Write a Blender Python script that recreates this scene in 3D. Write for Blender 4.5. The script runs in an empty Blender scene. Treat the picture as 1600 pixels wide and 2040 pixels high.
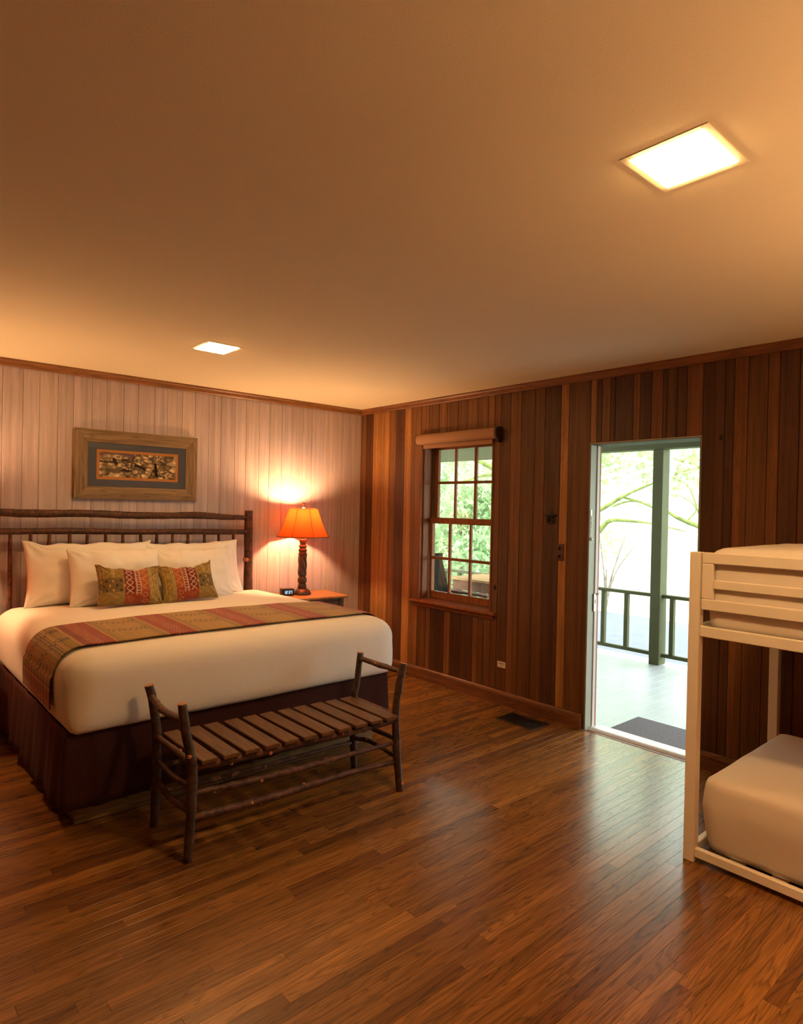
import bpy, bmesh, math, random
import numpy as np
from mathutils import Vector, Matrix, noise as mnoise

random.seed(7)
rng = np.random.default_rng(11)
scene = bpy.context.scene
COL = scene.collection

# ------------------------------------------------------------------ camera, world, exposure
H = 2.5
CAM_POS = Vector((-3.9321, -5.0880, 1.5355))
YAW, PITCH, ROLL, FPX = math.radians(41.4181), math.radians(-0.4199), math.radians(1.1838), 1271.6
fwd = Vector((math.sin(YAW)*math.cos(PITCH), math.cos(YAW)*math.cos(PITCH), math.sin(PITCH)))
rt0 = Vector((math.cos(YAW), -math.sin(YAW), 0)); up0 = rt0.cross(fwd)
rt = rt0*math.cos(ROLL) + up0*math.sin(ROLL); up = -rt0*math.sin(ROLL) + up0*math.cos(ROLL)
cam_data = bpy.data.cameras.new('camera')
cam = bpy.data.objects.new('camera', cam_data); COL.objects.link(cam)
M4 = Matrix((rt, up, -fwd)).transposed().to_4x4(); M4.translation = CAM_POS
cam.matrix_world = M4
cam_data.sensor_fit = 'HORIZONTAL'; cam_data.sensor_width = 36.0
cam_data.lens = 36.0*FPX/1600.0
cam_data.clip_start = 0.05; cam_data.clip_end = 300
scene.camera = cam

world = bpy.data.worlds.new('world'); scene.world = world; world.use_nodes = True
wn = world.node_tree
wn.nodes['Background'].inputs[0].default_value = (0.90, 0.99, 0.97, 1)
wn.nodes['Background'].inputs[1].default_value = 11.0
DOWNLIGHT_STRENGTH = 235.0
DOWNLIGHT_COLOR = (1.0, 0.56, 0.215)
LAMP_STRENGTH = 1400.0
LAMP_COLOR = (1.0, 0.57, 0.25)

vs = scene.view_settings
vs.view_transform = 'Standard'; vs.look = 'None'; vs.gamma = 1.0; vs.use_curve_mapping = False
vs.exposure = 0.0

# ------------------------------------------------------------------ helpers
def lin(r, g, b):
    f = lambda c: (c/255/12.92) if c/255 <= 0.04045 else ((c/255+0.055)/1.055)**2.4
    return (f(r), f(g), f(b), 1.0)

def setp(o, label=None, cat=None, group=None, kind=None):
    if label: o['label'] = label
    if cat: o['category'] = cat
    if group: o['group'] = group
    if kind: o['kind'] = kind
    return o

def thing(name, label, cat, loc=(0, 0, 0), group=None, kind=None):
    o = bpy.data.objects.new(name, None); COL.objects.link(o)
    o.location = loc; o.empty_display_size = 0.1
    return setp(o, label, cat, group, kind)

def origin(p):
    v = Vector((0, 0, 0))
    while p is not None:
        v += p.location; p = p.parent
    return v

def obj(name, bm, mats, parent=None, smooth=False, base=None):
    """link one mesh object; bm is in world coordinates, the object keeps its own base as origin"""
    me = bpy.data.meshes.new(name)
    po = origin(parent)
    b = Vector(base) if base is not None else po.copy()
    if isinstance(bm, bmesh.types.BMesh):
        bm.normal_update()
        bm.to_mesh(me); bm.free()
    else:
        me = bm
    me.transform(Matrix.Translation(-b))
    if not isinstance(mats, (list, tuple)): mats = [mats]
    for m in mats: me.materials.append(m)
    if smooth:
        me.polygons.foreach_set('use_smooth', [True]*len(me.polygons))
        if smooth != True:
            me.set_sharp_from_angle(angle=math.radians(smooth))
    o = bpy.data.objects.new(name, me); COL.objects.link(o)
    o.parent = parent; o.location = b - po
    return o

def struct(name, bm, mats, parent=None, smooth=False, label=None):
    o = obj(name, bm, mats, parent, smooth)
    if parent is None: o['kind'] = 'structure'
    if label: o['label'] = label
    return o

def new(): return bmesh.new()

def box(bm, x0, x1, y0, y1, z0, z1, bev=0.0, seg=1, mat=0, M=None):
    t = bmesh.new()
    bmesh.ops.create_cube(t, size=1.0)
    for v in t.verts:
        v.co = Vector(((x0+x1)/2 + v.co.x*(x1-x0), (y0+y1)/2 + v.co.y*(y1-y0), (z0+z1)/2 + v.co.z*(z1-z0)))
    if bev > 0:
        bmesh.ops.bevel(t, geom=list(t.edges), offset=bev, segments=seg, affect='EDGES', profile=0.5)
    if M is not None: bmesh.ops.transform(t, matrix=M, verts=t.verts)
    merge(bm, t, mat)
    return bm

def merge(bm, t, mat=0):
    vm = {}
    for v in t.verts: vm[v] = bm.verts.new(v.co)
    for f in t.faces:
        try:
            nf = bm.faces.new([vm[v] for v in f.verts]); nf.material_index = mat if mat is not None else f.material_index
            nf.smooth = f.smooth
        except ValueError: pass
    t.free()

def obox(bm, a, b, w, h, bev=0.0, upv=(0, 0, 1), mat=0, seg=1):
    """bar of section w x h from point a to b"""
    a = Vector(a); b = Vector(b); d = (b-a); L = d.length; d.normalize()
    u = Vector(upv); s = d.cross(u)
    if s.length < 1e-4: s = d.cross(Vector((1, 0, 0)))
    s.normalize(); u = s.cross(d).normalized()
    M = Matrix((d, s, u)).transposed().to_4x4(); M.translation = (a+b)/2
    return box(bm, -L/2, L/2, -w/2, w/2, -h/2, h/2, bev, seg, mat, M)

def lathe(bm, prof, n=32, cx=0, cy=0, mat=0, twist=None, smooth=True):
    """prof: list of (r, z) bottom to top; closed with caps"""
    rings = []
    for r, z in prof:
        ring = []
        for k in range(n):
            a = 2*math.pi*k/n
            rr = r if twist is None else r*twist(a, z)
            ring.append(bm.verts.new((cx+rr*math.cos(a), cy+rr*math.sin(a), z)))
        rings.append(ring)
    for i in range(len(rings)-1):
        for k in range(n):
            f = bm.faces.new((rings[i][k], rings[i][(k+1) % n], rings[i+1][(k+1) % n], rings[i+1][k]))
            f.material_index = mat; f.smooth = smooth
    f = bm.faces.new(list(reversed(rings[0]))); f.material_index = mat
    f = bm.faces.new(rings[-1]); f.material_index = mat
    return bm

def smooth_path(pts, n):
    """Catmull-Rom through pts of equal length tuples"""
    P = [np.array(p, float) for p in pts]
    P = [2*P[0]-P[1]] + P + [2*P[-1]-P[-2]]
    out = []
    for i in range(1, len(P)-2):
        for k in range(n):
            t = k/n
            out.append(0.5*((2*P[i]) + (-P[i-1]+P[i+1])*t + (2*P[i-1]-5*P[i]+4*P[i+1]-P[i+2])*t*t + (-P[i-1]+3*P[i]-3*P[i+1]+P[i+2])*t**3))
    out.append(P[-2])
    return out

def log(bm, pts, n=10, sub=6, rough=0.08, seed=0, cap=1, mat=0, cham=0.15, knots=0):
    """natural pole through (x,y,z,r) points: bark surface (slot 0), sawn ends (slot cap), trimmed twig knots (slot 2)"""
    path = smooth_path(pts, sub)
    rnd = random.Random(seed)
    # chamfered ends
    def ringat(p, d, rs):
        d = d.normalized(); s = d.cross(Vector((0.31, 0.2, 0.93)) if abs(d.z) < 0.9 else Vector((1, 0, 0))).normalized(); u = s.cross(d)
        ring = []
        for k in range(n):
            a = 2*math.pi*k/n
            q = p + (s*math.cos(a)+u*math.sin(a))*0.05
            w = 1 + rough*(mnoise.noise(Vector((q.x*16+seed, q.y*16, q.z*16)))*1.6 + mnoise.noise(Vector((math.cos(a)*2+seed*3.1, math.sin(a)*2, (p-Vector(path[0][:3])).length*5)))*0.8)
            ring.append(bm.verts.new(p + (s*math.cos(a)+u*math.sin(a))*rs*w))
        return ring
    rings = []
    N = len(path)
    for i, q in enumerate(path):
        p = Vector(q[:3]); a = Vector(path[max(0, i-1)][:3]); b = Vector(path[min(N-1, i+1)][:3]); d = b-a
        if i == 0:
            rings.append(ringat(p, d, q[3]*(1-cham)))
            rings.append(ringat(p + d.normalized()*q[3]*cham*1.2, d, q[3]))
        elif i == N-1:
            rings.append(ringat(p - d.normalized()*q[3]*cham*1.2, d, q[3]))
            rings.append(ringat(p, d, q[3]*(1-cham)))
        else:
            rings.append(ringat(p, d, q[3]))
    for i in range(len(rings)-1):
        for k in range(n):
            f = bm.faces.new((rings[i][k], rings[i][(k+1) % n], rings[i+1][(k+1) % n], rings[i+1][k]))
            f.smooth = True; f.material_index = mat if 0 < i < len(rings)-2 else cap
    f = bm.faces.new(list(reversed(rings[0]))); f.material_index = cap
    f = bm.faces.new(rings[-1]); f.material_index = cap
    for k in range(knots):
        i = rnd.randrange(2, N-2); q = path[i]; p = Vector(q[:3]); d = (Vector(path[i+1][:3])-p).normalized()
        a = rnd.uniform(0, 6.28)
        s = d.cross(Vector((0.2, 0.1, 0.97)) if abs(d.z) < 0.9 else Vector((1, 0, 0))).normalized(); u = s.cross(d)
        o = s*math.cos(a)+u*math.sin(a)
        t = bmesh.new()
        bmesh.ops.create_cone(t, cap_ends=True, segments=7, radius1=q[3]*0.62, radius2=q[3]*0.34, depth=q[3]*0.55)
        Mr = o.to_track_quat('Z', 'Y').to_matrix().to_4x4(); Mr.translation = p + o*(q[3]*0.98)
        bmesh.ops.transform(t, matrix=Mr, verts=t.verts)
        merge(bm, t, 2)
    return bm

def grid_mesh(name, P, closed_u=False):
    """P: array (nu, nv, 3) -> mesh"""
    nu, nv, _ = P.shape
    idx = np.arange(nu*nv).reshape(nu, nv)
    a = idx[:-1, :-1].ravel(); b = idx[1:, :-1].ravel(); c = idx[1:, 1:].ravel(); d = idx[:-1, 1:].ravel()
    F = np.stack([a, b, c, d], 1)
    if closed_u:
        a = idx[-1, :-1]; b = idx[0, :-1]; c = idx[0, 1:]; d = idx[-1, 1:]
        F = np.concatenate([F, np.stack([a, b, c, d], 1)])
    me = bpy.data.meshes.new(name)
    me.from_pydata(P.reshape(-1, 3).tolist(), [], F.tolist())
    return me

def paint(me, cols, name='print'):
    at = me.color_attributes.new(name, 'FLOAT_COLOR', 'POINT')
    c = np.ones((len(me.vertices), 4)); c[:, :3] = cols.reshape(-1, 3)
    at.data.foreach_set('color', c.ravel())

def copy_tree(o, loc, label=None, name=None):
    r = o.copy(); COL.objects.link(r); r.location = loc
    if label: r['label'] = label
    for ch in list(o.children):
        c = ch.copy(); COL.objects.link(c); c.parent = r
        for g in list(ch.children):
            d = g.copy(); COL.objects.link(d); d.parent = c
    return r

# ------------------------------------------------------------------ materials
class NT:
    def __init__(s, name):
        s.m = bpy.data.materials.new(name); s.m.use_nodes = True; s.t = s.m.node_tree; s.t.nodes.clear()
        s.out = s.n('ShaderNodeOutputMaterial')
    def n(s, typ, **kw):
        nd = s.t.nodes.new(typ)
        for k, v in kw.items():
            if k.startswith('i_'):
                nm = k[2:]; nm = int(nm) if nm.isdigit() else nm.replace('_', ' ')
                nd.inputs[nm].default_value = v
            else: setattr(nd, k, v)
        return nd
    def l(s, a, b): s.t.links.new(a, b)
    def bsdf(s, **kw):
        b = s.n('ShaderNodeBsdfPrincipled', **kw); s.l(b.outputs[0], s.out.inputs[0]); return b
    def ramp(s, fac, stops, interp='LINEAR'):
        r = s.n('ShaderNodeValToRGB'); r.color_ramp.interpolation = interp
        e = r.color_ramp.elements
        while len(e) > 1: e.remove(e[-1])
        e[0].position = stops[0][0]; e[0].color = stops[0][1]
        for p, c in stops[1:]:
            q = e.new(p); q.color = c
        s.l(fac, r.inputs[0]); return r.outputs[0]
    def mapped(s, scale, rand=True, src='Position'):
        g = s.n('ShaderNodeNewGeometry') if src == 'Position' else s.n('ShaderNodeTexCoord')
        mp = s.n('ShaderNodeMapping'); mp.inputs['Scale'].default_value = scale
        s.l(g.outputs[src], mp.inputs['Vector'])
        if rand:
            oi = s.n('ShaderNodeObjectInfo')
            mu = s.n('ShaderNodeMath', operation='MULTIPLY', i_1=57.0); s.l(oi.outputs['Random'], mu.inputs[0])
            ad = s.n('ShaderNodeVectorMath', operation='ADD'); s.l(mp.outputs[0], ad.inputs[0])
            cb = s.n('ShaderNodeCombineXYZ'); s.l(mu.outputs[0], cb.inputs[0]); s.l(mu.outputs[0], cb.inputs[1]); s.l(mu.outputs[0], cb.inputs[2])
            s.l(cb.outputs[0], ad.inputs[1]); return ad.outputs[0]
        return mp.outputs[0]
    def noise(s, vec, scale=1.0, detail=4, rough=0.6, dist=0.0):
        n = s.n('ShaderNodeTexNoise'); n.inputs['Scale'].default_value = scale; n.inputs['Detail'].default_value = detail
        n.inputs['Roughness'].default_value = rough; n.inputs['Distortion'].default_value = dist
        s.l(vec, n.inputs['Vector']); return n.outputs['Fac']
    def mul(s, a, b, typ='MULTIPLY', fac=1.0):
        m = s.n('ShaderNodeMix', data_type='RGBA', blend_type=typ); m.inputs[0].default_value = fac
        s.l(a, m.inputs[6])
        if hasattr(b, 'is_linked') or hasattr(b, 'links'): s.l(b, m.inputs[7])
        else: m.inputs[7].default_value = b
        return m.outputs[2]
    def bump(s, h, b, strength=0.3, dist=0.002):
        bp = s.n('ShaderNodeBump'); bp.inputs['Strength'].default_value = strength; bp.inputs['Distance'].default_value = dist
        s.l(h, bp.inputs['Height']); s.l(bp.outputs[0], b.inputs['Normal'])

G = lambda v: (v, v, v, 1)

def mat_plain(name, col, rough=0.6, metal=0.0, spec=0.5, var=0.12, scale=30.0, bumpy=0.0, coat=0.0):
    t = NT(name); b = t.bsdf()
    b.inputs['Roughness'].default_value = rough; b.inputs['Metallic'].default_value = metal
    b.inputs['Specular IOR Level'].default_value = spec; b.inputs['Coat Weight'].default_value = coat
    v = t.mapped((1, 1, 1), rand=False)
    n = t.noise(v, scale, 5)
    c = t.ramp(n, [(0.3, (col[0]*(1-var), col[1]*(1-var), col[2]*(1-var), 1)), (0.7, (min(1, col[0]*(1+var)), min(1, col[1]*(1+var)), min(1, col[2]*(1+var)), 1))])
    t.l(c, b.inputs['Base Color'])
    if bumpy: t.bump(n, b, bumpy)
    return t.m

def mat_wood(name, axis, base=None, fine=60, rough=0.45, contrast=0.35, ring=0.5, coat=0.0, spec=0.4, streak=0.0, ringsc=(9.0, 0.9), bump=0.12):
    """wood with grain along an axis; base None takes the object's own colour (each plank its own tone)"""
    t = NT(name); b = t.bsdf()
    b.inputs['Roughness'].default_value = rough; b.inputs['Coat Weight'].default_value = coat; b.inputs['Coat Roughness'].default_value = 0.2
    b.inputs['Specular IOR Level'].default_value = spec
    sc = [fine]*3; sc[axis] = fine/22
    n1 = t.noise(t.mapped(sc), 1.0, 4, 0.65)
    sc2 = [ringsc[0]]*3; sc2[axis] = ringsc[1]
    n2 = t.noise(t.mapped(sc2), 1.0, 2, 0.5, 0.4)
    mu = t.n('ShaderNodeMath', operation='MULTIPLY', i_1=14.0); t.l(n2, mu.inputs[0])
    fr = t.n('ShaderNodeMath', operation='FRACT'); t.l(mu.outputs[0], fr.inputs[0])
    lo = 1-contrast
    g1 = t.ramp(n1, [(0.32, G(lo)), (0.62, G(1.12))])
    g2 = t.ramp(fr.outputs[0], [(0.0, G(1.0)), (0.55, G(1.05)), (0.86, G(1-ring*0.75)), (1.0, G(1.0))])
    if base is None:
        oi = t.n('ShaderNodeObjectInfo'); col = oi.outputs['Color']
    else:
        rg = t.n('ShaderNodeRGB'); rg.outputs[0].default_value = base; col = rg.outputs[0]
    c = t.mul(t.mul(col, g1), g2)
    if streak:
        sc3 = [26.0]*3; sc3[axis] = 0.5
        n3 = t.noise(t.mapped(sc3), 1.0, 2, 0.5)
        g3 = t.ramp(n3, [(0.35, G(1-streak)), (0.6, G(1.08))])
        c = t.mul(c, g3)
    t.l(c, b.inputs['Base Color'])
    t.bump(n1, b, bump, 0.001)
    return t.m

def mat_attr(name, rough=0.85, sheen=0.2, weave=500):
    t = NT(name); b = t.bsdf(); b.inputs['Roughness'].default_value = rough; b.inputs['Sheen Weight'].default_value = sheen
    b.inputs['Specular IOR Level'].default_value = 0.2
    a = t.n('ShaderNodeVertexColor', layer_name='print')
    n = t.noise(t.mapped((1, 1, 1), False), weave, 2)
    c = t.mul(a.outputs[0], t.ramp(n, [(0.3, G(0.8)), (0.7, G(1.12))]))
    t.l(c, b.inputs['Base Color']); t.bump(n, b, 0.2, 0.001)
    return t.m

def mat_emit(name, col, strength):
    t = NT(name); e = t.n('ShaderNodeEmission'); e.inputs[0].default_value = (*col[:3], 1); e.inputs[1].default_value = strength
    t.l(e.outputs[0], t.out.inputs[0]); return t.m

def mat_glass(name):
    t = NT(name); tr = t.n('ShaderNodeBsdfTransparent'); tr.inputs[0].default_value = (0.96, 0.98, 0.97, 1)
    gl = t.n('ShaderNodeBsdfGlossy'); gl.inputs['Roughness'].default_value = 0.01
    fr = t.n('ShaderNodeFresnel'); ge = t.n('ShaderNodeNewGeometry')
    io = t.n('ShaderNodeMath', operation='MULTIPLY_ADD', i_1=1/1.45-1.45, i_2=1.45); t.l(ge.outputs['Backfacing'], io.inputs[0]); t.l(io.outputs[0], fr.inputs[0])
    mx = t.n('ShaderNodeMixShader'); t.l(fr.outputs[0], mx.inputs[0]); t.l(tr.outputs[0], mx.inputs[1]); t.l(gl.outputs[0], mx.inputs[2])
    t.l(mx.outputs[0], t.out.inputs[0]); return t.m

def mat_leaf(name, col, trans=0.5):
    t = NT(name)
    g = t.noise(t.mapped((1, 1, 1), False), 2.5, 3)
    c = t.ramp(g, [(0.3, (col[0]*0.7, col[1]*0.75, col[2]*0.7, 1)), (0.7, (col[0]*1.2, col[1]*1.1, col[2]*1.2, 1))])
    d = t.n('ShaderNodeBsdfDiffuse'); tl = t.n('ShaderNodeBsdfTranslucent')
    t.l(c, d.inputs[0]); t.l(c, tl.inputs[0])
    mx = t.n('ShaderNodeMixShader'); mx.inputs[0].default_value = trans
    t.l(d.outputs[0], mx.inputs[1]); t.l(tl.outputs[0], mx.inputs[2]); t.l(mx.outputs[0], t.out.inputs[0]); return t.m

def mat_shade(name, col):
    t = NT(name)
    n = t.noise(t.mapped((1, 1, 1), False), 220, 3)
    c = t.ramp(n, [(0.3, (col[0]*0.85, col[1]*0.8, col[2]*0.75, 1)), (0.7, (col[0], col[1], col[2], 1))])
    d = t.n('ShaderNodeBsdfDiffuse'); tl = t.n('ShaderNodeBsdfTranslucent')
    t.l(c, d.inputs[0]); t.l(c, tl.inputs[0])
    mx = t.n('ShaderNodeMixShader'); mx.inputs[0].default_value = 0.075
    t.l(d.outputs[0], mx.inputs[1]); t.l(tl.outputs[0], mx.inputs[2]); t.l(mx.outputs[0], t.out.inputs[0]); return t.m

def mat_bark(name, dark, light):
    t = NT(name); b = t.bsdf(); b.inputs['Roughness'].default_value = 0.5; b.inputs['Specular IOR Level'].default_value = 0.4
    n = t.noise(t.mapped((38, 38, 38)), 1.0, 5, 0.65)
    n2 = t.noise(t.mapped((9, 9, 9)), 1.0, 3, 0.6)
    c = t.mul(t.ramp(n, [(0.32, dark), (0.68, light)]), t.ramp(n2, [(0.35, G(0.7)), (0.65, G(1.2))]))
    t.l(c, b.inputs['Base Color']); t.bump(n, b, 0.6, 0.004)
    return t.m

def mat_linen(name, col, rough=0.9):
    t = NT(name); b = t.bsdf(); b.inputs['Roughness'].default_value = rough; b.inputs['Sheen Weight'].default_value = 0.1
    b.inputs['Specular IOR Level'].default_value = 0.15; b.inputs['Base Color'].default_value = col
    n = t.noise(t.mapped((1, 1, 1), False), 7.0, 3, 0.5)
    n2 = t.noise(t.mapped((1, 1, 1), False), 350.0, 2)
    m = t.n('ShaderNodeMath', operation='MULTIPLY_ADD', i_1=0.08); t.l(n2, m.inputs[0]); t.l(n, m.inputs[2])
    t.bump(m.outputs[0], b, 0.22, 0.02)
    return t.m

MT = {}
MT['ceiling'] = mat_plain('ceiling_paint', (0.82, 0.74, 0.54), 0.95, var=0.02, scale=160, bumpy=0.35, spec=0.1)
MT['backplank'] = mat_wood('whitewashed_plank', 2, None, 55, 0.6, 0.08, 0.03, streak=0.13, spec=0.25)
MT['plank'] = mat_wood('cedar_plank', 2, None, 50, 0.42, 0.22, 0.22, streak=0.3, spec=0.35)
MT['groove'] = mat_plain('dark_groove', (0.03, 0.016, 0.008), 0.9)
MT['floor'] = mat_wood('oak_floor', 0, None, 90, 0.27, 0.36, 0.55, coat=0.22, spec=0.5, ringsc=(17.0, 1.2), bump=0.04)
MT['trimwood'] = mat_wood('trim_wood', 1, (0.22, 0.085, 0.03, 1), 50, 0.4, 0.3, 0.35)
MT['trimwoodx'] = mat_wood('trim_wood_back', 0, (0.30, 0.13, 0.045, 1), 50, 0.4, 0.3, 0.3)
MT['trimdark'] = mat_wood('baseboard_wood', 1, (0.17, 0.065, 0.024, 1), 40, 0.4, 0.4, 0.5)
MT['sash'] = mat_wood('sash_wood', 2, (0.24, 0.085, 0.03, 1), 50, 0.5, 0.3, 0.3, spec=0.2)
MT['bark'] = mat_bark('hickory_bark', (0.018, 0.010, 0.008, 1), (0.085, 0.045, 0.032, 1))
MT['barkred'] = mat_bark('headboard_bark', (0.020, 0.008, 0.004, 1), (0.13, 0.045, 0.022, 1))
MT['railbark'] = mat_bark('hickory_rail_bark', (0.028, 0.013, 0.010, 1), (0.150, 0.066, 0.044, 1))
MT['sawn'] = mat_plain('sawn_end', (0.42, 0.20, 0.10), 0.7, var=0.3, scale=120)
MT['twig'] = mat_plain('trimmed_twig_knot', (0.42, 0.15, 0.06), 0.6, var=0.4, scale=150)
MT['slat'] = mat_wood('bench_slat_oak', 1, (0.135, 0.060, 0.020, 1), 70, 0.4, 0.45, 0.5)
MT['linen'] = mat_linen('white_linen', (0.80, 0.77, 0.72, 1))
MT['linen2'] = mat_linen('cream_sheet', (0.72, 0.66, 0.60, 1))
MT['print'] = mat_attr('woven_print')
MT['skirt'] = mat_plain('bed_skirt_cloth', (0.040, 0.010, 0.008), 0.9, var=0.25, scale=90, spec=0.2)
MT['plinth'] = mat_wood('bed_plinth_wood', 0, (0.22, 0.125, 0.04, 1), 40, 0.6, 0.4, 0.5)
MT['nightstand'] = mat_wood('nightstand_wood', 0, (0.36, 0.15, 0.045, 1), 55, 0.4, 0.3, 0.35)
MT['nightdark'] = mat_wood('nightstand_dark_wood', 0, (0.11, 0.05, 0.02, 1), 55, 0.45, 0.3, 0.3)
MT['lampbase'] = mat_plain('lamp_bronze', (0.050, 0.027, 0.015), 0.42, metal=0.2, var=0.45, scale=45, bumpy=0.2)
MT['shade'] = mat_shade('amber_shade_fabric', (0.80, 0.14, 0.022))
MT['shadetrim'] = mat_plain('shade_binding', (0.20, 0.055, 0.02), 0.8)
MT['bulb'] = mat_emit('bulb_glow', LAMP_COLOR, LAMP_STRENGTH)
MT['bulb_bright'] = mat_emit('bright_bulb_glow', LAMP_COLOR, LAMP_STRENGTH*2.2)  # stronger bulb for the added lamp behind the bunk bed
MT['downlight'] = mat_emit('downlight_glow', DOWNLIGHT_COLOR, DOWNLIGHT_STRENGTH)
MT['downlight_dim'] = mat_emit('dimmer_downlight_glow', DOWNLIGHT_COLOR, DOWNLIGHT_STRENGTH*0.55)
MT['fixture'] = mat_plain('fixture_paint', (0.82, 0.74, 0.54), 0.5, var=0.03)
MT['framewood'] = mat_wood('weathered_frame_wood', 0, (0.28, 0.195, 0.115, 1), 60, 0.8, 0.4, 0.35, spec=0.15)
MT['framewoodz'] = mat_wood('weathered_frame_wood_upright', 2, (0.28, 0.195, 0.115, 1), 60, 0.8, 0.4, 0.35, spec=0.15)
MT['matboard'] = mat_plain('blue_grey_matboard', (0.105, 0.110, 0.160), 0.85, var=0.06, scale=200)
MT['fillet'] = mat_plain('orange_fillet', (0.62, 0.24, 0.06), 0.7, var=0.05)
MT['glass'] = mat_glass('clear_glass')
MT['black'] = mat_plain('black_plastic', (0.012, 0.010, 0.010), 0.35, var=0.1)
MT['digit'] = mat_emit('clock_digits', (0.45, 0.68, 1.0), 2.2)
MT['blind'] = mat_plain('shade_cloth', (0.36, 0.20, 0.105), 0.8, var=0.10, scale=140)
MT['blinddark'] = mat_plain('shade_end_cap', (0.03, 0.016, 0.010), 0.5)
MT['plate'] = mat_plain('brown_plate', (0.065, 0.026, 0.02), 0.4, var=0.08)
MT['iron'] = mat_plain('dark_iron', (0.022, 0.016, 0.012), 0.5, metal=0.4)
MT['paper'] = mat_plain('white_label', (0.72, 0.62, 0.54), 0.7, var=0.04)
MT['ink'] = mat_plain('label_ink', (0.22, 0.12, 0.07), 0.8)
MT['bunk'] = mat_plain('white_bunk_paint', (0.78, 0.72, 0.62), 0.42, var=0.03, scale=12)
MT['chrome'] = mat_plain('chrome', (0.62, 0.62, 0.60), 0.22, metal=1.0, var=0.05)
MT['jamb'] = mat_plain('jamb_paint', (0.20, 0.20, 0.15), 0.5, var=0.05, scale=8)
MT['jambwhite'] = mat_plain('white_stop_paint', (0.36, 0.33, 0.28), 0.5, var=0.04, scale=8)
MT['redpaint'] = mat_plain('red_door_trim_paint', (0.17, 0.035, 0.03), 0.6, var=0.15, scale=25)
MT['sillmetal'] = mat_plain('threshold_aluminium', (0.62, 0.58, 0.56), 0.35, metal=0.25, var=0.06)
MT['rubber'] = mat_plain('mat_rubber', (0.075, 0.062, 0.070), 0.9, var=0.6, scale=110, bumpy=0.8)
MT['porchpaint'] = mat_plain('green_porch_paint', (0.062, 0.066, 0.024), 0.7, var=0.08, scale=6, spec=0.25)
MT['porchfloor'] = mat_plain('grey_porch_floor', (0.33, 0.36, 0.37), 0.35, var=0.08, scale=5)
MT['porchceil'] = mat_plain('porch_ceiling_paint', (0.26, 0.22, 0.18), 0.8, var=0.06)
MT['porchwood'] = mat_plain('porch_furniture_wood', (0.13, 0.055, 0.025), 0.7, var=0.2, scale=20, spec=0.15)
MT['porchtop'] = mat_plain('porch_table_top_wood', (0.34, 0.20, 0.075), 0.7, var=0.15, scale=20, spec=0.15)
MT['porchgreen'] = mat_plain('porch_chair_paint', (0.014, 0.014, 0.010), 0.9, var=0.15, scale=20, spec=0.1)
MT['siding'] = mat_plain('outer_siding', (0.25, 0.17, 0.11), 0.8, var=0.1)
MT['vent'] = mat_plain('vent_metal', (0.022, 0.014, 0.010), 0.45, metal=0.3)
MT['leafpale'] = mat_leaf('leaf_pale', (0.33, 0.48, 0.20))
MT['leafgreen'] = mat_leaf('leaf_green', (0.36, 0.49, 0.26))
MT['leafdeep'] = mat_leaf('leaf_deep', (0.10, 0.22, 0.07))
MT['moss'] = mat_plain('mossy_bark', (0.14, 0.17, 0.04), 0.95, var=0.5, scale=9, bumpy=0.5)
MT['treebark'] = mat_plain('grey_brown_bark', (0.16, 0.13, 0.10), 0.95, var=0.4, scale=9, bumpy=0.5)
MT['palebark'] = mat_plain('pale_bark', (0.62, 0.62, 0.56), 0.9, var=0.15, scale=5)
MT['lawn'] = mat_plain('lawn_grass', (0.36, 0.40, 0.25), 1.0, var=0.25, scale=3)
MT['asphalt'] = mat_plain('pale_asphalt', (0.085, 0.093, 0.115), 0.95, var=0.1, scale=4)
MT['hill'] = mat_plain('wooded_slope_ground', (0.26, 0.36, 0.14), 1.0, var=0.3, scale=1.2)

# ------------------------------------------------------------------ room shell
XL, XR, YF, YB = -4.75, 0.0, -7.2, 0.0      # left, right, front (behind the camera), back (bed wall)
WT = 0.2                                     # right wall thickness
WY0, WY1, WZ0, WZ1 = -1.735, -0.875, 0.715, 2.115   # window opening
DY0, DY1, DZ1 = -3.379, -2.606, 2.011               # door opening

def toned(o, c, v=0.0):
    k = 1+random.uniform(-v, v)
    o.color = (c[0]*k, c[1]*k, c[2]*k, 1)
    return o

# bed wall
wb = struct('wall_back', box(new(), XL-0.2, 0.35, 0.016, 0.2, 0, H+0.1), MT['groove'])
seams = [-4.75, -4.64, -4.52, -4.41, -4.29, -4.18, -4.06, -3.95, -3.83, -3.72, -3.60, -3.49, -3.37, -3.26, -3.1, -2.977, -2.874, -2.756, -2.653, -2.527, -2.425, -2.301, -2.192, -2.065, -1.965, -1.842,
         -1.733, -1.614, -1.505, -1.376, -1.27, -1.143, -1.04, -0.911, -0.812, -0.684, -0.58, -0.444, -0.345, -0.222, -0.115, 0.0]
def plank_x(x0, x1, z0, z1):
    return box(new(), x0+0.0008, x1-0.0008, 0.0, 0.016, z0, z1, 0.002)
for a, b in zip(seams[:-1], seams[1:]):
    o = obj('plank', plank_x(a, b, 0.0, H), MT['backplank'], wb)
    g = random.uniform(0.92, 1.06)
    o.color = (0.50*g, 0.415*g, random.uniform(0.40, 0.45)*g, 1)

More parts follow.
